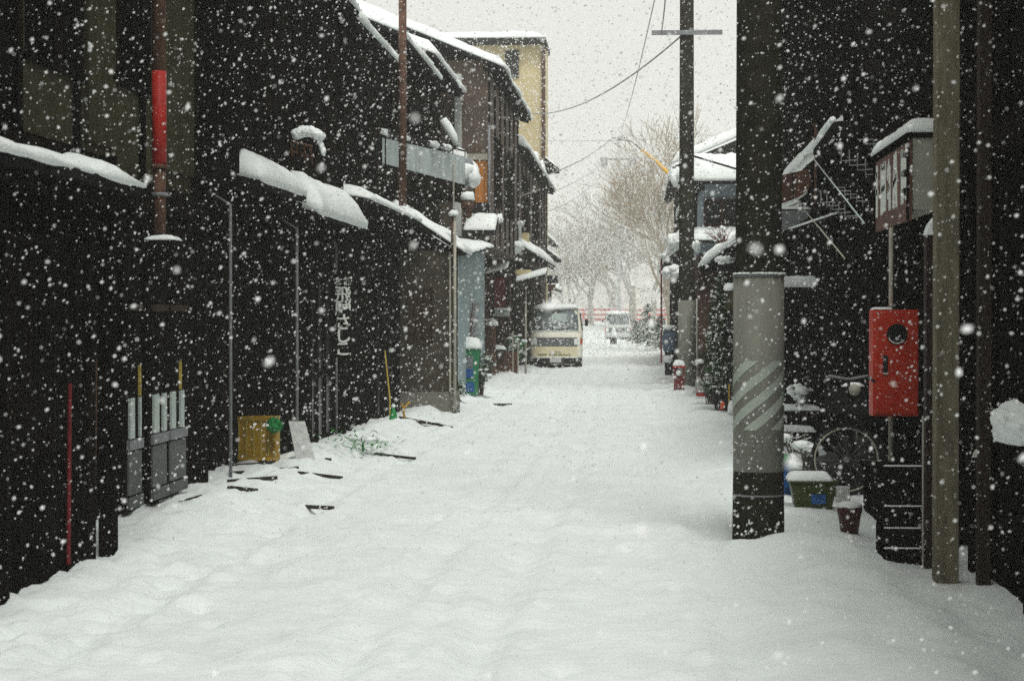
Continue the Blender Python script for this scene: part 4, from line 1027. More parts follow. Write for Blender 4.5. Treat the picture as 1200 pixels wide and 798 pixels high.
# yellow guarded service drop
a, b = top, W(790, 210, 62.2)
sd_ = thing('service_cable', 'service cable with a bright yellow guard slanting down to the right-hand roof', 'cable', a)
pts = [W(722, 163, 125), W(740, 166, 92), W(752, 176, 84), W(770, 190, 73), W(786, 206, 63)]
MB().tube(pts, .025, 6).build('cable_line', 'metal_dark', sd_, smooth=True)
MB().tube(pts[2:], .06, 8).build('yellow_guard', 'yellow_guard', sd_, smooth=True)

# ------------------------------------------------------------------ right side details
# shop sign box
SY0, SY1, SX = 12.75, 14.55, 1.70
sb = thing('shop_sign', 'box shop sign with white brush lettering on brown, grey end and snow on top', 'sign', (SX, 13.6, 2.1))
MB().box(SX, SX + .172, SY0, SY1, WZ(247, 12.75), WZ(163, 12.75)).build('sign_box', 'sign_end', sb, bevel=.008)
MB().box(SX - .02, SX - .003, SY0 - .01, SY1 + .01, WZ(259, 12.75), WZ(166, 12.75) - .01).build('sign_panel', 'sign_face', sb)
f = MB(); f.box(SX - .035, SX + .19, SY0 - .02, SY1 + .03, WZ(163, 12.75), WZ(163, 12.75) + .03); f.box(SX - .034, SX - .021, SY0 - .012, SY0 + .03, WZ(259, 12.75), WZ(164, 12.75)); f.box(SX - .034, SX - .021, SY1 - .02, SY1 + .02, WZ(259, 12.75), WZ(164, 12.75))
f.build('sign_frame', 'wood_soot', sb)
q = MB(); snow_pad(q, SX - .045, SX + .19, SY0 - .03, SY1 + .06, WZ(163, 12.75) + .03, .085, 6, d=.02); q.build('snow_cap', 'snow_roof', sb, smooth=True)
# brush lettering: four broad characters, read from the photo as tall white strokes (u along the sign near->far, v up)
zb_, zt_ = WZ(259, 12.75) + .085, WZ(166, 12.75) - .025; Hs = zt_ - zb_; Ls = SY1 - SY0
def stroke(q, pts, wd):
    """flat broad stroke in the sign face plane; pts are (u, v) in 0..1; u 0 = near end"""
    P_ = [Vector((0, SY0 + u * Ls, zb_ + v * Hs)) for u, v in pts]
    for i in range(len(P_) - 1):
        d = (P_[i + 1] - P_[i]); d.normalize(); nrm = Vector((0, -d.z, d.y)) * wd / 2
        A, B = P_[i] - d * wd * .15, P_[i + 1] + d * wd * .15
        q.prism([Vector((SX - .0205, v.y, v.z)) for v in (A + nrm, B + nrm * .8, B - nrm * .8, A - nrm)], (-.005 - .0006 * i, 0, 0))
def char(seq, u0, u1, parent):
    q = MB()
    for pts, wd in seq: stroke(q, [(u0 + (u1 - u0) * a, b) for a, b in pts], wd)
    q.build('lettering', 'sign_letter', parent)
char([(((.12, .16), (.1, .98)), .10), (((.75, .12), (.8, .93)), .10), (((.1, .86), (.8, .9)), .05), (((.1, .55), (.8, .58)), .05), (((.12, .25), (.75, .28)), .05), (((.4, .2), (.42, .9)), .09)], .04, .21, sb)
char([(((.2, .1), (.3, .98)), .07), (((.8, .10), (.6, .95)), .08), (((.1, .60), (.9, .45)), .05), (((.5, .3), (.55, .7)), .06)], .30, .44, sb)
char([(((.3, .1), (.35, .80)), .09), (((.9, .65), (.5, .9)), .06), (((.35, .5), (.8, .3)), .05)], .49, .60, sb)
char([(((.1, .12), (.12, .92)), .10), (((.8, .08), (.8, .90)), .10), (((.1, .88), (.8, .88)), .05), (((.12, .5), (.8, .48)), .05), (((.45, .1), (.45, .85)), .09)], .65, .80, sb)
char([(((.5, .06), (.5, .93)), .09), (((.1, .45), (.9, .52)), .045), (((.2, .8), (.9, .78)), .045)], .88, .96, sb)
MB().box(SX + .05, 2.02, 12.9, 12.94, 2.3, 2.35).build('bracket', 'metal_dark', sb) if False else MB().box(SX + .173, 2.9, 14.3, 14.36, 2.25, 2.3).build('bracket', 'metal_dark', sb)
# thin pole below sign
X = WX(1044, 17.93); at_base(tag(MB().tube([(X, 17.93, 0), (X, 17.93, 3.0)], .02, 8).build('sign_prop', 'metal_pale', smooth=True), 'thin pale pole running down behind the red box on the end wall', 'pole'), (X, 17.93, 0))
# tan post
X = WX(1108.5, 11.8)
tp = thing('wooden_post', 'tall square tan post between the shop sign and the black house', 'post', (X, 11.8, 0))
plain('post_tan', (.17, .148, .105), .9, .45, 9, stretch=(2, 2, .35), bmp=.6, spec=.1)
MB().box(X - .066, X + .066, 11.73, 11.87, -.1, 6).build('post_shaft', 'post_tan', tp, bevel=.006)
X2 = WX(1091, 12.3)
bb = thing('brown_board', 'narrow dark brown board left of the tan post, capped with a curved heap of snow', 'board', (X2, 12.35, 0))
plain('board_brown', (.028, .017, .013), .95, .4, 9, stretch=(3, 3, .3), bmp=.5)
MB().box(X2 - .028, X2 + .03, 12.3, 12.42, -.1, WZ(277, 12.3)).build('board_shaft', 'board_brown', bb, bevel=.003)
q = MB(); z = WZ(277, 12.3); q.prism([(X2 - .03, 12.29, z + .003), (X2 + .035, 12.29, z + .003), (X2 + .035, 12.29, z + .12), (X2 + .012, 12.29, z + .10), (X2 - .012, 12.29, z + .065), (X2 - .026, 12.29, z + .03)], (0, .14, 0)); q.build('snow_cap', 'snow_roof', bb, bevel=.006, smooth=True)
MB().tube([(X2 - .045, 12.3, -.05), (X2 - .045, 12.3, WZ(488, 12.3))], .006, 6).build('pale_edge', 'metal_pale', bb)
X = WX(1153, 11.6); at_base(tag(MB().box(X - .035, X + .035, 11.55, 11.65, -.1, 5).build('corner_stud', 'board_brown', bevel=.004), 'dim dark brown stud on the front of the nearest black house on the right', 'post'), (X, 11.6, 0))
# snow-laden shelf far right
z = WZ(512, 10.9)
sf = thing('wall_shelf', 'wooden wall shelf carrying a big rounded lump of snow at the right edge', 'shelf', (1.95, 10.6, z))
MB().box(1.87, 2.018, 9.9, 10.9, z - .03, z).build('shelf_board', 'wood_soot', sf)
MB().bar((2.0, 10.4, z - .2), (1.9, 10.4, z - .035), .02).build('bracket', 'metal_dark', sf); MB().bar((2.0, 10.75, z - .2), (1.9, 10.75, z - .035), .02).build('bracket', 'metal_dark', sf)
q = MB(); q.blob((1.93, 10.45, z + .09), (.11, .55, .12), 3, .35, 30, 14, flat=-.75, freq=2.6); q.build('snow_lump', 'snow_roof', sf, smooth=True)
p = W(1147, 530, 11.6)
q = MB(); q.prism([p + Vector((-.035, 0, -.03)), p + Vector((.03, 0, -.025)), p + Vector((.03, 0, .0)), p + Vector((.045, 0, .05)), p + Vector((.02, 0, .035)), p + Vector((-.02, 0, .01))], (0, .03, 0))
wl = thing('door_pull', 'small white door pull on the black house right of the tan post', 'handle', (p.x, p.y, p.z)); q.build('pull_plate', 'white_paint', wl, bevel=.004)
MB().box(p.x - .01, 2.03, p.y + .03, p.y + .06, p.z - .01, p.z + .01).build('mount', 'metal_dark', wl)
# red box
Y = 17.6; x0, x1 = WX(1023, Y), WX(1077, Y); za, zb_ = WZ(487, Y), WZ(363, Y)
rb = thing('red_metal_box', 'tall red metal box with a round window and a black slot on the end wall', 'box', ((x0 + x1) / 2, Y, za))
MB().box(x0, x1, Y, Y + .3, za, zb_).build('box_shell', 'red_paint', rb, bevel=.008)
MB().box(x0 + .018, x1 - .012, Y - .014, Y - .001, za + .02, zb_ - .02).build('box_door', 'red_paint', rb, bevel=.004)
cx_, cz_ = WX(1051, Y), WZ(391.5, Y); ri = 11.3 * Y / F
MB().tube([(cx_, Y - .018, cz_), (cx_, Y - .015, cz_)], ri, 32).build('round_window', 'glass_dark', rb)
q = MB(); n = 36; q.tube([(cx_ + ri * math.cos(2 * PI * k / n), Y - .02, cz_ + ri * math.sin(2 * PI * k / n)) for k in range(n + 1)], .006, 6); q.build('window_ring', 'metal_dark', rb, smooth=True)
q = MB(); q.tube([(cx_ + ri * .93 * math.cos(a), Y - .026, cz_ + ri * .93 * math.sin(a)) for a in np.linspace(-PI * .85, -PI * .2, 12)], [.002] + [.005] * 10 + [.002], 5); q.build('ring_snow', 'snow_roof', rb, smooth=True)
hx = WX(1037.5, Y); h0, h1 = WZ(436, Y), WZ(416, Y)
MB().box(hx - .022, hx + .02, Y - .02, Y - .0145, h0, h1).build('slot', 'rubber', rb, bevel=.006)
MB().box(hx - .022, hx + .02, Y - .03, Y - .02, h0 - .012, h0).build('slot_lip', 'white_paint', rb)
q = MB(); snow_pad(q, x0, x0 + .17, Y, Y + .2, zb_ + .002, .02, 3, d=.02); q.build('top_snow', 'snow_roof', rb, smooth=True)
MB().box(x0 + .12, x1, Y + .301, 18.02, za + .1, zb_ - .1).build('mount', 'metal_dark', rb)
# stacked crates
Y = 12.45; x0, x1 = WX(1036, Y), WX(1081, Y); zz = -.01
for k, (hgt, lab) in enumerate(((.13, 'bottom'), (.12, 'second'), (.13, 'third'), (.24, 'topmost'))):
    st_ = thing('wooden_crate', f'{dict(bottom="lowest dark wooden crate on the ground", second="second dark wooden crate from the ground", third="third dark wooden crate from the ground", topmost="tallest, topmost dark wooden crate")[lab]} in the stack below the shop sign', 'crate', ((x0 + x1) / 2, Y, zz), 'dark crates stacked by the tan post')
    q = MB()
    for s_ in range(2): q.box(x0, x1, Y, Y + .018, zz + .004 + s_ * hgt * .5, zz + hgt * .44 + s_ * hgt * .5)
    q.box(x0, x0 + .018, Y + .02, Y + .4, zz + .004, zz + hgt - .01); q.box(x1 - .018, x1, Y + .02, Y + .4, zz + .004, zz + hgt - .01); q.box(x0 + .02, x1 - .02, Y + .38, Y + .4, zz + .004, zz + hgt - .01)
    q.box(x0 + .02, x1 - .02, Y + .02, Y + .378, zz + .004, zz + .016)
    q.build('crate_slats', 'wood_boards_flat', st_)
    q = MB(); snow_pad(q, x0, x1, Y - .012, Y + .012, zz + hgt - .012, .008, k, d=.006); q.build('snow_edge', 'snow_roof', st_, smooth=True); zz += hgt + .002
# planter box
Y = 15.7; x0, x1 = WX(927, Y), WX(981, Y)
pl_ = thing('green_planter', 'olive green plastic planter heaped with snow, blue label on its front', 'planter', ((x0 + x1) / 2, Y, 0))
q = MB(); zt_ = WZ(566, Y)
zl_ = ground_h((x0 + x1) / 2, Y) - .03
q.prism([(x0 + .045, Y + .01, zl_), (x1 - .04, Y + .01, zl_), (x1, Y, zt_), (x0, Y, zt_)], (0, .26, 0)); q.build('planter_tub', 'green_planter', pl_, bevel=.01)
MB().box(x0 - .012, x1 + .012, Y - .012, Y + .275, zt_ + .001, zt_ + .022).build('rim', 'green_planter', pl_, bevel=.005)
MB().box(WX(951, Y), WX(968, Y), Y - .012, Y - .003, WZ(589, Y), WZ(578, Y)).build('label_print', 'blue_print', pl_)
q = MB(); snow_pad(q, x0 - .02, x1 - .03, Y - .01, Y + .26, zt_ + .022, .06, 5, d=.02); q.build('snow_top', 'snow_roof', pl_, smooth=True)
twiggy('bare_shrub', 'dark bare shrub with a little snow behind the olive planter', 'shrub', (WX(938, 16.6), 16.6, .1), .48, .16, 26, 'bark_stub', 10, 11)
# small bins / blue green pot behind pole
Y = 16.9; X = WX(924, Y)
pb_ = thing('plant_pot', 'blue and green pot half hidden behind the striped pole', 'pot', (X, Y, 0))
MB().lathe([(.09, .05), (.12, .3), (.13, .32)], (X, Y, 0), 18).build('pot_body', 'blue_print', pb_, smooth=True); MB().lathe([(.135, .32), (.135, .37), (.05, .375)], (X, Y, 0), 18).build('pot_rim', 'green', pb_, smooth=True)
# red pot
Y = 13.9; X = WX(996, Y); zg = ground_h(X, Y)
rp_ = thing('plant_pot', 'dark red flower pot with a lid of snow, right of the olive planter', 'pot', (X, Y, zg))
MB().lathe([(.055, zg - .03), (.075, zg + .11), (.085, zg + .15), (.085, zg + .175)], (X, Y, 0), 22).build('pot_body', 'pot_red', rp_, smooth=True)
q = MB(); q.blob((X, Y, zg + .178), (.085, .085, .035), 2, .25, 18, 8, flat=-.2); q.build('snow_cap', 'snow_roof', rp_, smooth=True)
# white box between
Y = 15.6; X = WX(989, Y); q = MB().box(X - .05, X + .05, Y, Y + .1, .1, .22)
at_base(tag(q.build('white_tin', 'white_board', bevel=.01), 'small off-white tin beside the olive planter', 'tin'), (X, Y, .1))
# bicycle, seen from its front wheel side
bk = thing('bicycle', 'dark bicycle parked crosswise behind the olive planter, its wheel rim catching light', 'bicycle', (WX(992, 16.4), 16.4, .06))
bx, by, bz_ = WX(992, 16.4), 16.4, .37
def wheel(cx, parent):
    q = MB(); n = 40; q.tube([(cx + .27 * math.cos(2 * PI * k / n), by, bz_ + .27 * math.sin(2 * PI * k / n)) for k in range(n + 1)], .016, 8, caps=False); wt = q.build('wheel', 'rubber', parent, smooth=True)
    q = MB(); q.tube([(cx + .25 * math.cos(2 * PI * k / n), by - .005, bz_ + .25 * math.sin(2 * PI * k / n)) for k in range(n + 1)], .008, 6, caps=False); q.build('rim', 'metal_pale', wt, smooth=True)
    q = MB()
    for k in range(16): q.tube([(cx, by + (.02 if k % 2 else -.02), bz_), (cx + .245 * math.cos(PI * k / 8), by, bz_ + .245 * math.sin(PI * k / 8))], .0014, 3)
    q.tube([(cx, by - .05, bz_), (cx, by + .05, bz_)], .02, 8); q.build('spokes', 'metal_grey', wt)
wheel(bx, bk); n_before = len(bk.children); wheel(bx + .98, bk)
rear_ = [c for c in bk.children][n_before:] if False else None
q = MB(); T = lambda a, b, r=.014: q.tube([a, b], r, 8)
hd = (bx + .22, by, .92); bt = (bx + .55, by, .36); st2 = (bx + .68, by, .86); ra = (bx + .98, by, bz_)
T((bx, by - .05, bz_), (hd[0] - .03, by - .03, .72), .01); T((bx, by + .05, bz_), (hd[0] - .03, by + .03, .72), .01); T((hd[0] - .04, by, .7), (hd[0] + .02, by, 1.0)); T((hd[0], by, .8), bt, .016); T((hd[0], by, .88), (st2[0], by, .72)); T(bt, st2); T(bt, ra, .01); T((st2[0] - .02, by, .72), ra, .009)
q.build('frame', 'metal_dark', bk, smooth=True)
q = MB(); q.tube([(hd[0] + .12, by - .2, .98), (hd[0] - .02, by - .15, 1.03), (hd[0] + .02, by, 1.0), (hd[0] - .02, by + .15, 1.03), (hd[0] + .12, by + .2, .98)], .012, 8); q.build('handlebar', 'metal_grey', bk, smooth=True)
q = MB(); q.blob((st2[0] + .03, by, .9), (.13, .075, .035), 1, .1); q.build('saddle', 'rubber', bk, smooth=True)
q = MB(); q.box(bx - .12, bx + .14, by - .16, by + .16, .74, .76); [q.box(bx - .12 + k * .255, bx - .115 + k * .255, by - .16, by + .16, .76, .94) for k in (0, 1)]; q.build('basket', 'metal_dark', bk)
q = MB(); snow_pad(q, st2[0] - .1, st2[0] + .14, by - .08, by + .08, .93, .03, 2, d=.02); q.build('saddle_snow', 'snow_roof', bk, smooth=True)
bpy.context.view_layer.update()
# the frame turned away from the steered front wheel
piv = Vector((bx, by, 0)) - LOC[bk.name]; piv.z = 0
RB = Matrix.Translation(piv) @ Matrix.Rotation(math.radians(80), 4, 'Z') @ Matrix.Translation(-piv)
first = True
for c in list(bk.children):
    if c.name.startswith('wheel') and first: first = False; continue
    for m_o in [c] + list(c.children): m_o.data.transform(RB)
q = MB(); q.tube([(bx + .05, by - .16, .93), (bx + .05, by - .1, .93)], .045, 18); q.build('headlight', 'metal_pale', bk, smooth=True)
bn2 = thing('low_bench', 'low dark slatted bench along the right-hand wall behind the red pot', 'bench', (2.0, 14.7, 0))
MB().box(1.74, 2.3, 13.5, 16.0, .34, .385).build('bench_top', 'wood_black', bn2, bevel=.004); MB().box(1.76, 2.28, 13.52, 15.98, -.05, .338).build('bench_base', 'wood_black', bn2)
for (x_, y_, r_, lab) in ((1.60, 17.3, .17, 'black rubbish bag behind the bicycle wheel, left of the fuller one'), (1.9, 17.45, .24, 'fuller black rubbish bag against the end wall under the red box')):
    q = MB(); q.blob((x_, y_, r_ * .8 + .04), (r_, r_ * .9, r_ * 1.15), int(x_ * 10), .35, 20, 12, flat=-.75)
    at_base(tag(q.build('rubbish_bag', 'rubber', smooth=True), lab, 'bag', 'black rubbish bags by the right-hand wall'), (x_, y_, .04))
# stepped shelf with snow
Y = 22; sx0 = WX(921, Y)
ss = thing('plant_bench', 'two-tier dark plant bench with snow on both boards right of the striped pole', 'bench', ((sx0 + 2.0) / 2, Y, 0))
za, zb2 = WZ(481, Y), WZ(504, Y)
MB().box(sx0 - .3, WX(963, Y), Y, Y + .3, za - .03, za).build('shelf_board', 'wood_soot', ss); MB().box(sx0 - .3, WX(957, Y - .3), Y - .3, Y - .01, zb2 - .03, zb2).build('shelf_board', 'wood_soot', ss)
for xx in (sx0 - .2, WX(955, Y)): MB().box(xx - .02, xx + .02, Y + .05, Y + .09, 0, za - .031).build('leg', 'wood_soot', ss); MB().box(xx - .02, xx + .02, Y - .26, Y - .22, 0, zb2 - .031).build('leg', 'wood_soot', ss)
for (a, b, c, d, zz) in ((sx0 - .3, WX(963, Y), Y, Y + .3, za), (sx0 - .3, WX(957, Y - .3), Y - .3, Y - .01, zb2)):
    q = MB(); snow_pad(q, a, b, c, d, zz + .002, .06, zz, d=.03); q.build('board_snow', 'snow_roof', ss, smooth=True)
twiggy('bare_shrub', 'small snowy bare plant standing on the two-tier bench', 'shrub', (WX(935, 22.1), 22.1, za + .05), .22, .12, 12, 'bark_stub', 10, 12)
# cabinet with snow slab
Y = 24.0; x0, x1 = WX(905, Y), WX(963, Y); zt_ = WZ(337, Y)
cb = thing('tall_cabinet', 'tall dark cabinet with a square slab of snow on top, right of the striped pole', 'cabinet', ((x0 + x1) / 2, Y, 0))
MB().box(x0, x1 - .02, Y, Y + .5, 0, zt_).build('cabinet_body', 'metal_dark', cb, bevel=.01)
MB().box(x0 + .05, x1 - .07, Y - .014, Y - .001, .1, zt_ - .08).build('door', 'wood_soot', cb, bevel=.004)
q = MB(); snow_pad(q, x0, x1, Y - .02, Y + .5, zt_ + .002, .13, 4, d=.03); q.build('snow_cap', 'snow_roof', cb, smooth=True)
# brown curved sign under the snow eave, with ledge
Y = 21.0
cs = thing('curved_sign', 'rust brown curved board hanging under the snowy eave right of the striped pole', 'sign', (WX(930, Y), Y, WZ(225, Y)))
pts = [W(905, 208, Y), W(948, 198, Y), W(952, 214, Y), W(946, 226, Y), W(934, 234, Y), W(917, 240, Y), W(905, 240, Y)]
MB().prism(pts, (0, .05, 0)).build('sign_board', 'wood_rust', cs, bevel=.008)
q = MB(); q.tube([p + Vector((0, -.005, 0)) for p in pts[3:]], .012, 6); q.build('snow_rim', 'snow_roof', cs, smooth=True)
MB().tube([W(948, 200, Y), W(953, 180, Y)], .012, 6).build('hanger', 'metal_dark', cs)
MB().tube([W(956, 145, 20.6), W(956, 238, 20.6)], .014, 8).build('rusty_rod', 'rust', cs)
Y = 22.5
lg = thing('snowy_ledge', 'short pale awning edge with thin snow below the curved brown board', 'awning', (WX(930, Y), Y, WZ(262, Y)))
pts = [W(905, 248, Y), W(950, 246, Y), W(947, 256, Y), W(922, 270, Y), W(905, 268, Y)]
MB().prism(pts, (0, .3, .05)).build('awning_edge', 'metal_grey', lg, bevel=.01)
MB().tube([W(925, 268, Y - .02), W(985, 248, Y - 1)], .012, 6).build('snow_edge', 'snow_roof', lg, smooth=True)
q = MB(); snow_pad(q, WX(905, Y), WX(951, Y), Y, Y + .3, WZ(248, Y) + .02, .03, 2, d=.03); q.build('ledge_snow', 'snow_roof', lg, smooth=True)
# diagonal snow line roof & gutters
rv = MB(); A, B = W(953, 176, 20), W(976, 143, 18.4)
R2v = MB().prism([A, B, B + Vector((.35, .2, .05)), A + Vector((.35, .2, .02))], (0, 0, -.05)).build('verge', 'tile', R2)
MB().tube([A + Vector((0, 0, .02)), A.lerp(B, .5) + Vector((0, 0, .03)), B + Vector((0, 0, .02))], [.02, .035, .03], 8).build('verge_snow', 'snow_roof', R2v, smooth=True)
MB().tube([W(957, 172, 20), W(968, 168, 19.6), W(978, 163, 19)], [.05, .035, .01], 8).build('verge_snow', 'snow_roof', R2v, smooth=True)
for (a_, lab) in ((((935, 237, 21.5), (990, 303, 16.5)), 'pale slanting stay wire below the curved brown board'), (((955, 188, 20.5), (1013, 262, 15.5)), 'thin teal slanting stay wire above the pale one, ending near the sign')):
    A, B = W(*a_[0]), W(*a_[1]); B2 = B + (B - A) * .15
    o = MB().tube([A, B], .0065, 6).build('stay_wire', 'metal_pale' if a_[0][0] == 935 else 'glass_frost', smooth=True); at_base(tag(o, lab, 'wire', 'stay wires on the right row'), B)
# lattice fretwork
for (ox, oy, sc, lab) in ((962, 232, 1.0, 'angular metal fretwork grille, lower one, between the snowy eave and the shop sign'), (986, 178, 1.35, 'angular metal fretwork bracket, upper one, left of the shop sign')):
    q = MB(); Y = 17.95
    for k in range(5):
        x0_ = ox + k * 7 * sc; y0_ = oy + k * 4 * sc - 8
        q.tube([W(x0_, y0_, Y), W(x0_, y0_ + 14 * sc, Y), W(x0_ + 14 * sc, y0_ + 14 * sc - 1, Y)], .006, 5)
        q.tube([W(x0_ + 14 * sc, y0_ - 6 * sc + 2, Y), W(x0_ + 28 * sc, y0_ - 6 * sc + 2, Y), W(x0_ + 28 * sc, y0_ + 6 * sc, Y)], .005, 5)
    o = q.build('iron_grille', 'metal_grey'); at_base(tag(o, lab, 'grille', 'iron grilles on the right row'), W(ox, oy, Y))
# potted conifer
def conifer(loc, h, r, label, seed, potted=True, n=110, group=None):
    T_ = thing('potted_conifer' if potted else 'snowy_conifer', label, 'conifer', loc, group); B = Vector(loc); rr = random.Random(seed)
    base = .22 if potted else 0
    MB().tube([B + Vector((0, 0, base)), B + Vector((.02, 0, h * .95))], [.03, .006], 8).build('trunk', 'bark_stub', T_)
    lf = MB(); sn = MB()
    for k in range(n):
        v = (k + rr.random()) / n; z = base + .08 + (h - base - .08) * v; R = r * (1 - v ** 1.5 * .88) * rr.uniform(.65, 1.1); a = rr.uniform(0, 2 * PI)
        d = Vector((math.cos(a), math.sin(a), 0)); p0 = B + Vector((0, 0, z)); p2 = p0 + d * R + Vector((0, 0, -R * .25 + .05))
        lf.tube([p0, p0.lerp(p2, .5) + Vector((0, 0, .03)), p2], [.008, .005, .002], 4)
        for j in range(34):
            s_ = rr.uniform(.2, 1.1); c = p0.lerp(p2, s_); e = (d * .5 + Vector((rr.gauss(0, .8), rr.gauss(0, .8), rr.gauss(0, .5)))).normalized(); L = rr.uniform(.05, .12); sd2 = e.cross(Vector((.1, .3, 1))).normalized() * .017
            lf.add([c, c + e * L * .5 + sd2, c + e * L, c + e * L * .5 - sd2], [(0, 1, 2, 3)])
        for j in range(3):
            c = p0.lerp(p2, rr.uniform(.35, 1)); sn.blob(c + Vector((rr.gauss(0, .02), rr.gauss(0, .02), .012)), (rr.uniform(.012, .045), rr.uniform(.012, .045), rr.uniform(.008, .02)), k + j, .8, 8, 5, freq=3)
    lf.build('foliage', 'leaf_green', T_); sn.build('snow_lumps', 'snow_roof', T_, smooth=True)
    if potted:
        MB().lathe([(.10, 0), (.14, .2), (.155, .22), (.155, .25)], B, 18).build('pot', 'rubber', T_, smooth=True)
    return T_
conifer((WX(846, 32), 32.0, .05), 2.05, .33, 'tall potted conifer dusted with snow, left of the striped pole', 3, n=170)
conifer((WX(759, 96), 96.0, .2), 1.9, .8, 'snowy evergreen shrub far down the right, nearest the pale car', 5, False, 120, 'snowy evergreens at the far right kerb')
conifer((WX(774, 88), 88.0, .15), 1.4, .6, 'snowy evergreen shrub beside the blue tarpaulin bundle, far right kerb', 6, False, 100, 'snowy evergreens at the far right kerb')
conifer((WX(746, 102), 102.0, .2), 1.1, .6, 'lowest snowy evergreen shrub, directly right of the far pale car', 7, False, 90, 'snowy evergreens at the far right kerb')
c = W(855, 338, 31.6); o = thing('garden_stake', 'olive garden stake with a lump of snow on its square top beside the potted conifer', 'stake', (c.x, c.y, .1))
MB().box(c.x - .05, c.x + .08, c.y - .05, c.y + .08, c.z - .32, c.z - .03).build('stake_head', 'plaster_dim', o); MB().tube([c - Vector((-.01, 0, .3)), Vector((c.x + .01, c.y, .05))], .015, 6).build('shaft', 'rubber', o)
q = MB(); q.blob(c, (.09, .09, .075), 2, .35, flat=-.5); q.build('snow_lump', 'snow_roof', o, smooth=True)
X = WX(854.5, 31.2); at_base(tag(MB().box(X - .012, X + .012, 31.2, 31.22, .1, WZ(450, 31.2)).build('yellow_stake', 'yellow'), 'flat yellow stake by the foot of the potted conifer', 'stake'), (X, 31.2, .1))
c = W(847, 475, 31.1); q = MB(); q.blob(c, (.035, .03, .06), 1, .3); q.tube([c, c + Vector((-.05, 0, -.07))], .012, 6)
at_base(tag(q.build('orange_glove', 'lamp_orange', smooth=True), 'small orange rag by the conifer pot', 'rag'), c - Vector((0, 0, .07)))
c = W(858, 478, 30.9); q = MB(); q.blob(c, (.07, .07, .1), 3, .4, flat=-.8); at_base(tag(q.build('snow_heap', 'snow_roof', smooth=True), 'little heap of snow between the yellow stake and the striped pole', 'snow heap'), c)
c = W(822, 447, 36.5); q = thing('paint_can', 'small white can with a red base beside the second pole', 'can', (c.x, c.y, .1))
MB().lathe([(.09, .22), (.09, .45)], (c.x, c.y, 0), 14).build('can_body', 'white_paint', q, smooth=True); MB().lathe([(.093, .1), (.093, .22)], (c.x, c.y, 0), 14).build('can_base', 'red_bright', q, smooth=True)
c = W(838, 455, 34.5); bks = twiggy('tangled_shrub', 'dark tangled bare shrub between the second pole and the potted conifer', 'shrub', (WX(834, 34), 34, .05), .75, .3, 34, 'bark_stub', 12, 15)
MB().box(WX(818, 36.9), WX(833, 36.9), 36.9, 36.985, WZ(412, 37), WZ(346, 37)).build('red_boards', 'wood_orange', R4) if False else MB().box(WX(817.5, 36.9), WX(834, 36.9), 36.9, 36.985, WZ(414, 37), WZ(346, 37)).build('red_boards', 'wood_rust', R4)
# wedges of snow on the right row (roof of R4 end)
rf = MB().prism([W(823, 318, 36.6), W(846, 290, 36.6), W(875, 290, 36.6), W(875, 318, 36.6)], (0, .35, 0)).build('end_gable', 'wood_soot', R4)
q = MB(); A, B = W(824, 309, 36.5), W(858, 283, 36.5); q.tube([A, A.lerp(B, .3) + Vector((0, 0, .05)), A.lerp(B, .7) + Vector((0, 0, .03)), B], [.05, .075, .065, .05], 10); q.build('verge_snow', 'snow_roof', rf, smooth=True)
snow_clump('snow_lump', '', 850, 305, 36.3, (.14, .15, .09), R4, 3, 5); snow_clump('snow_lump', '', 815, 288, 36.7, (.07, .1, .1), R4, 8, 3)
twiggy('berry_shrub', 'snowy shrub with dull red twigs on the low roof under the pale blue wall', 'shrub', (WX(848, 43), 43.0, WZ(290, 43)), .5, .4, 24, 'twig_red', 10, 18)
# red rack
Y = 39.6; x0, x1 = WX(790, Y), WX(802, Y); z0, z1 = .12, WZ(431, Y)
rk = thing('red_stand', 'small red metal stand capped with snow at the foot of the second pole', 'stand', ((x0 + x1) / 2, Y, z0))
for xx in (x0 + .012, x1 - .012):
    for yy_ in (Y, Y + .2): MB().box(xx - .012, xx + .012, yy_ - .012, yy_ + .012, z0 - .08, z1).build('leg', 'red_dark', rk)
MB().box(x0 - .02, x1 + .02, Y - .02, Y + .22, z1, z1 + .04).build('top_plate', 'red_bright', rk); MB().box(x0 + .03, x1 - .03, Y + .02, Y + .18, z0, z1 - .15).build('dark_tank', 'red_dark', rk, bevel=.01)
q = MB(); snow_pad(q, x0 - .02, x1 + .02, Y - .02, Y + .22, z1 + .042, .1, 4, d=.03); q.blob((x0 + .09, Y - .02, z1 - .1), (.05, .03, .05), 2, .3); q.build('snow_cap', 'snow_roof', rk, smooth=True)
# blue tarpaulin bundle on a box
Y = 50; c = W(785, 399, Y)
tb = thing('tarpaulin_bundle', 'rounded grey-blue tarpaulin bundle on a dark box left of the second pole', 'bundle', (c.x, c.y, 0))
q = MB(); q.blob(c, (.20, .3, .34), 4, .25, 22, 14); q.build('tarpaulin', 'blue_tarp', tb, smooth=True)
MB().box(c.x - .12, c.x + .3, Y - .2, Y + .25, .1, c.z - .3).build('dark_box', 'wood_soot', tb)
q = MB(); q.blob(c + Vector((-.02, -.1, .31)), (.14, .2, .06), 2, .3); q.blob((c.x - .05, Y - .3, c.z - .45), (.12, .12, .08), 5, .3); q.build('snow_lumps', 'snow_roof', tb, smooth=True)
# far left-of-pole snow mass, snow-laden sign bracket
for (px, py, Y, r_) in ((789, 318, 62, (.30, .4, .24)), (783, 300, 63, (.24, .3, .10)), (790, 283, 62, (.2, .3, .24)), (792, 205, 62, (.2, .3, .32))):
    snow_clump('snow_lump', '', px, py, Y, r_, R6, int(px * 3 + py), 11)
X = WX(775, 63); MB().tube([(X, 63, .1), (X, 63, WZ(300, 63))], .03, 6).build('thin_post', 'red_dark', R6)

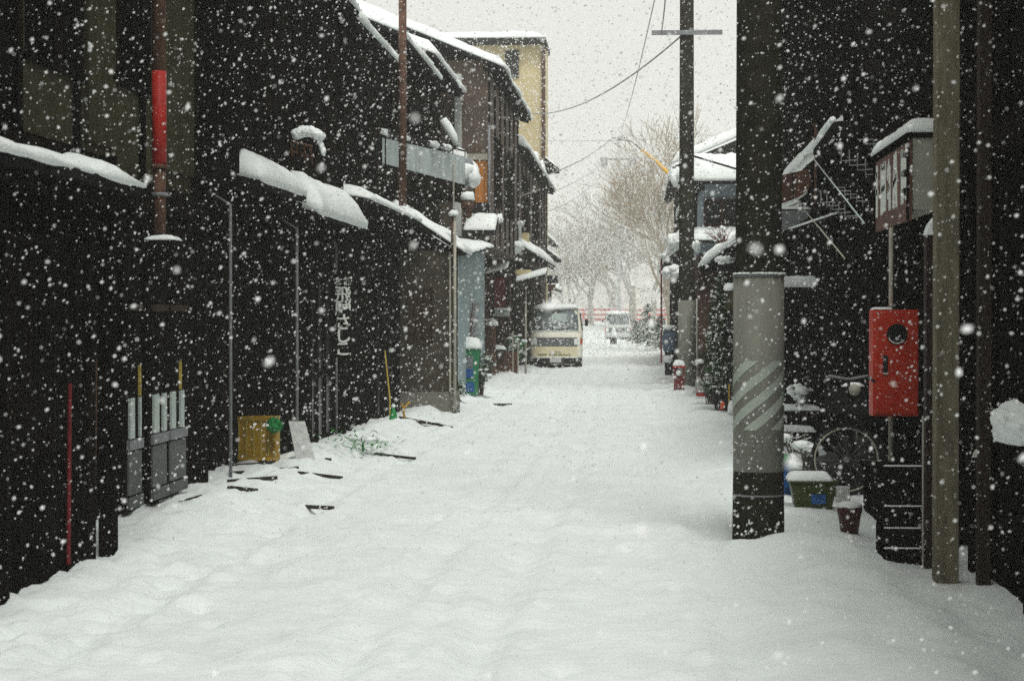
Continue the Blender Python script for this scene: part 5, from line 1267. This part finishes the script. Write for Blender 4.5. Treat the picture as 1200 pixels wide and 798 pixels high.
# ------------------------------------------------------------------ far trees and railing
def bare_tree(label, loc, h, spread, seed, mat='bark_far', levels=5, r0=.16, upright=.5, group='bare snowy trees at the end of the street', fork=.22, twigs=1.0):
    T_ = thing('bare_tree', label, 'tree', loc, group); rr = random.Random(seed); B = Vector(loc); tr_ = MB(); cr_ = MB()
    def grow(p, d, L, r, lev):
        mid = p + d * L * .5 + Vector((rr.gauss(0, 1), rr.gauss(0, 1), rr.gauss(0, .6))) * L * .035; e = p + d * L + Vector((rr.gauss(0, 1), rr.gauss(0, 1), 0)) * L * .05
        (tr_ if lev == 0 else cr_).tube([p, mid, e], [r, r * .82, r * .62], 8 if lev == 0 else (5 if lev < 3 else 3), caps=False)
        if lev >= levels: return
        n = 3 if lev == 0 else rr.choice((3, 4)) if lev < levels - 1 else int(rr.choice((3, 4, 5)) * twigs + .5)
        for k in range(n):
            q = rr.uniform(.45, 1) if k else 1; s_ = p.lerp(mid, q * 2) if q < .5 else mid.lerp(e, q * 2 - 1)
            a = rr.uniform(0, 2 * PI); v = Vector((math.cos(a), math.sin(a), 0)); nd = (d * (.85 if k else 1.1) + v * spread * rr.uniform(.35, .95) + Vector((0, 0, upright * rr.uniform(-.15, .7)))).normalized()
            grow(s_, nd, L * rr.uniform(.68, .88), max(r * .60, .009), lev + 1)
    grow(B, Vector((rr.gauss(0, .04), 0, 1)).normalized(), h * fork, r0, 0)
    zs = [v[2] for v in cr_.v]; k = h / (max(zs) - B.z)
    for m in (tr_, cr_): m.v = [(B.x + (v[0] - B.x) * k, B.y + (v[1] - B.y) * k, B.z + (v[2] - B.z) * k) for v in m.v]
    tr_.build('trunk', mat, T_, smooth=True); cr_.build('crown', mat, T_); return T_
bare_tree('broad bare tree with snow on every branch, in the middle beyond the far car', (WX(742, 127), 127, .9), 8.6, 1.0, 12, levels=6, r0=.09, fork=.10)
bare_tree('bare snowy tree just right of the faint pole, crown leaning over the evergreens', (WX(764, 122), 122, .8), 8.0, 1.0, 21, levels=6, r0=.08, fork=.12)
bare_tree('tall brownish bare tree at the right, behind the second pole', (WX(788, 86), 86, .2), 10.6, .8, 33, mat='bark_brown', levels=6, r0=.09, upright=.8, fork=.16)
bare_tree('pale bare tree left of the faint pole, half lost in the snowfall', (WX(692, 134), 134, 1), 8.0, 1.0, 44, levels=6, r0=.09, fork=.11)
bare_tree('very pale forked tree farthest left above the van', (WX(664, 146), 146, 1), 7.2, 1.0, 55, levels=6, r0=.09, fork=.12)
bare_tree('pale bare tree farthest right beyond the evergreens', (WX(777, 140), 140, 1), 13.5, .9, 66, levels=6, r0=.10, fork=.13)
bare_tree('pale bare tree directly behind the faint pole', (WX(718, 144), 144, 1), 9.8, 1.05, 77, levels=6, r0=.10, fork=.10)

# thick snow bank behind, red bridge railing
rl = thing('bridge_railing', 'faded red bridge railing crossing behind the van and the far car', 'railing', (-3, 138, .95))
for k in range(7): MB().box(-8 + k * 2.2, -7.85 + k * 2.2, 138, 138.15, .9, 2.15).build('railing_post', 'red_rail', rl)
for z in (1.3, 1.62, 1.94): MB().box(-8, 5.4, 138.03, 138.12, z, z + .14).build('rail', 'red_rail', rl)
q = MB(); snow_pad(q, -8, 5.4, 137.98, 138.2, 2.085, .07, 3, d=.15); q.build('rail_snow', 'snow_roof', rl, smooth=True)

# ------------------------------------------------------------------ falling snow
rng = np.random.default_rng(11)
def flakes(n, d0, d1, smin, smax, power=2.0):
    # volume density uniform inside a wedge wider than the view
    u = rng.random(n); k = power + 1
    Y = (d0 ** k + u * (d1 ** k - d0 ** k)) ** (1 / k)
    a = rng.uniform(-.44, .36, n); e = rng.uniform(-.27, .24, n)
    P_ = np.stack([Y * a, Y, 1.5 + Y * e], 1)
    s_ = smin + (smax - smin) * rng.random(n) ** 2.2
    keep = P_[:, 2] > .02
    return P_[keep], s_[keep]
sets = [flakes(110, 1.4, 4, .003, .0065), flakes(30000, 3.8, 12, .0014, .0050), flakes(66000, 11, 30, .0026, .009, 1.3), flakes(30000, 28, 75, .006, .015, 1.0)]
nf = 150000; Yf = rng.uniform(64, 150, nf)
sets.append((np.stack([rng.uniform(-9, 7, nf), Yf, rng.uniform(.05, 14, nf)], 1), rng.uniform(.010, .024, nf)))
Pn = np.concatenate([s[0] for s in sets]); Sn = np.concatenate([s[1] for s in sets])
phi = (1 + 5 ** .5) / 2
iv = np.array([(-1, phi, 0), (1, phi, 0), (-1, -phi, 0), (1, -phi, 0), (0, -1, phi), (0, 1, phi), (0, -1, -phi), (0, 1, -phi), (phi, 0, -1), (phi, 0, 1), (-phi, 0, -1), (-phi, 0, 1)], float); iv /= np.linalg.norm(iv[0])
it = np.array([(0, 11, 5), (0, 5, 1), (0, 1, 7), (0, 7, 10), (0, 10, 11), (1, 5, 9), (5, 11, 4), (11, 10, 2), (10, 7, 6), (7, 1, 8), (3, 9, 4), (3, 4, 2), (3, 2, 6), (3, 6, 8), (3, 8, 9), (4, 9, 5), (2, 4, 11), (6, 2, 10), (8, 6, 7), (9, 8, 1)])
N = len(Pn)
jit = 1 + .35 * rng.uniform(-1, 1, (N, 12, 1)); asp = rng.uniform(.7, 1.35, (N, 1, 3))
V = iv[None] * jit * asp * Sn[:, None, None]
V[:, :, 0] += V[:, :, 2] * rng.uniform(-.1, .6, (N, 1))
V += Pn[:, None, :]
me = bpy.data.meshes.new('falling_snow')
me.vertices.add(N * 12); me.vertices.foreach_set('co', V.reshape(-1).astype(np.float32))
me.loops.add(N * 60); me.polygons.add(N * 20)
me.loops.foreach_set('vertex_index', (it[None] + (np.arange(N) * 12)[:, None, None]).reshape(-1).astype(np.int32))
me.polygons.foreach_set('loop_start', np.arange(0, N * 60, 3, dtype=np.int32))
me.polygons.foreach_set('use_smooth', np.ones(N * 20, bool))
me.update(calc_edges=True); me.materials.append(MATS['flake'])
fl = bpy.data.objects.new('falling_snow', me); C.objects.link(fl); fl['kind'] = 'stuff'

# ------------------------------------------------------------------ render settings
cy = S.cycles
cy.max_bounces = 5; cy.diffuse_bounces = 3; cy.glossy_bounces = 2; cy.transmission_bounces = 2; cy.volume_bounces = 2; cy.transparent_max_bounces = 4
cy.use_denoising = False; cy.use_adaptive_sampling = True; cy.adaptive_threshold = .02
cy.sample_clamp_indirect = 4
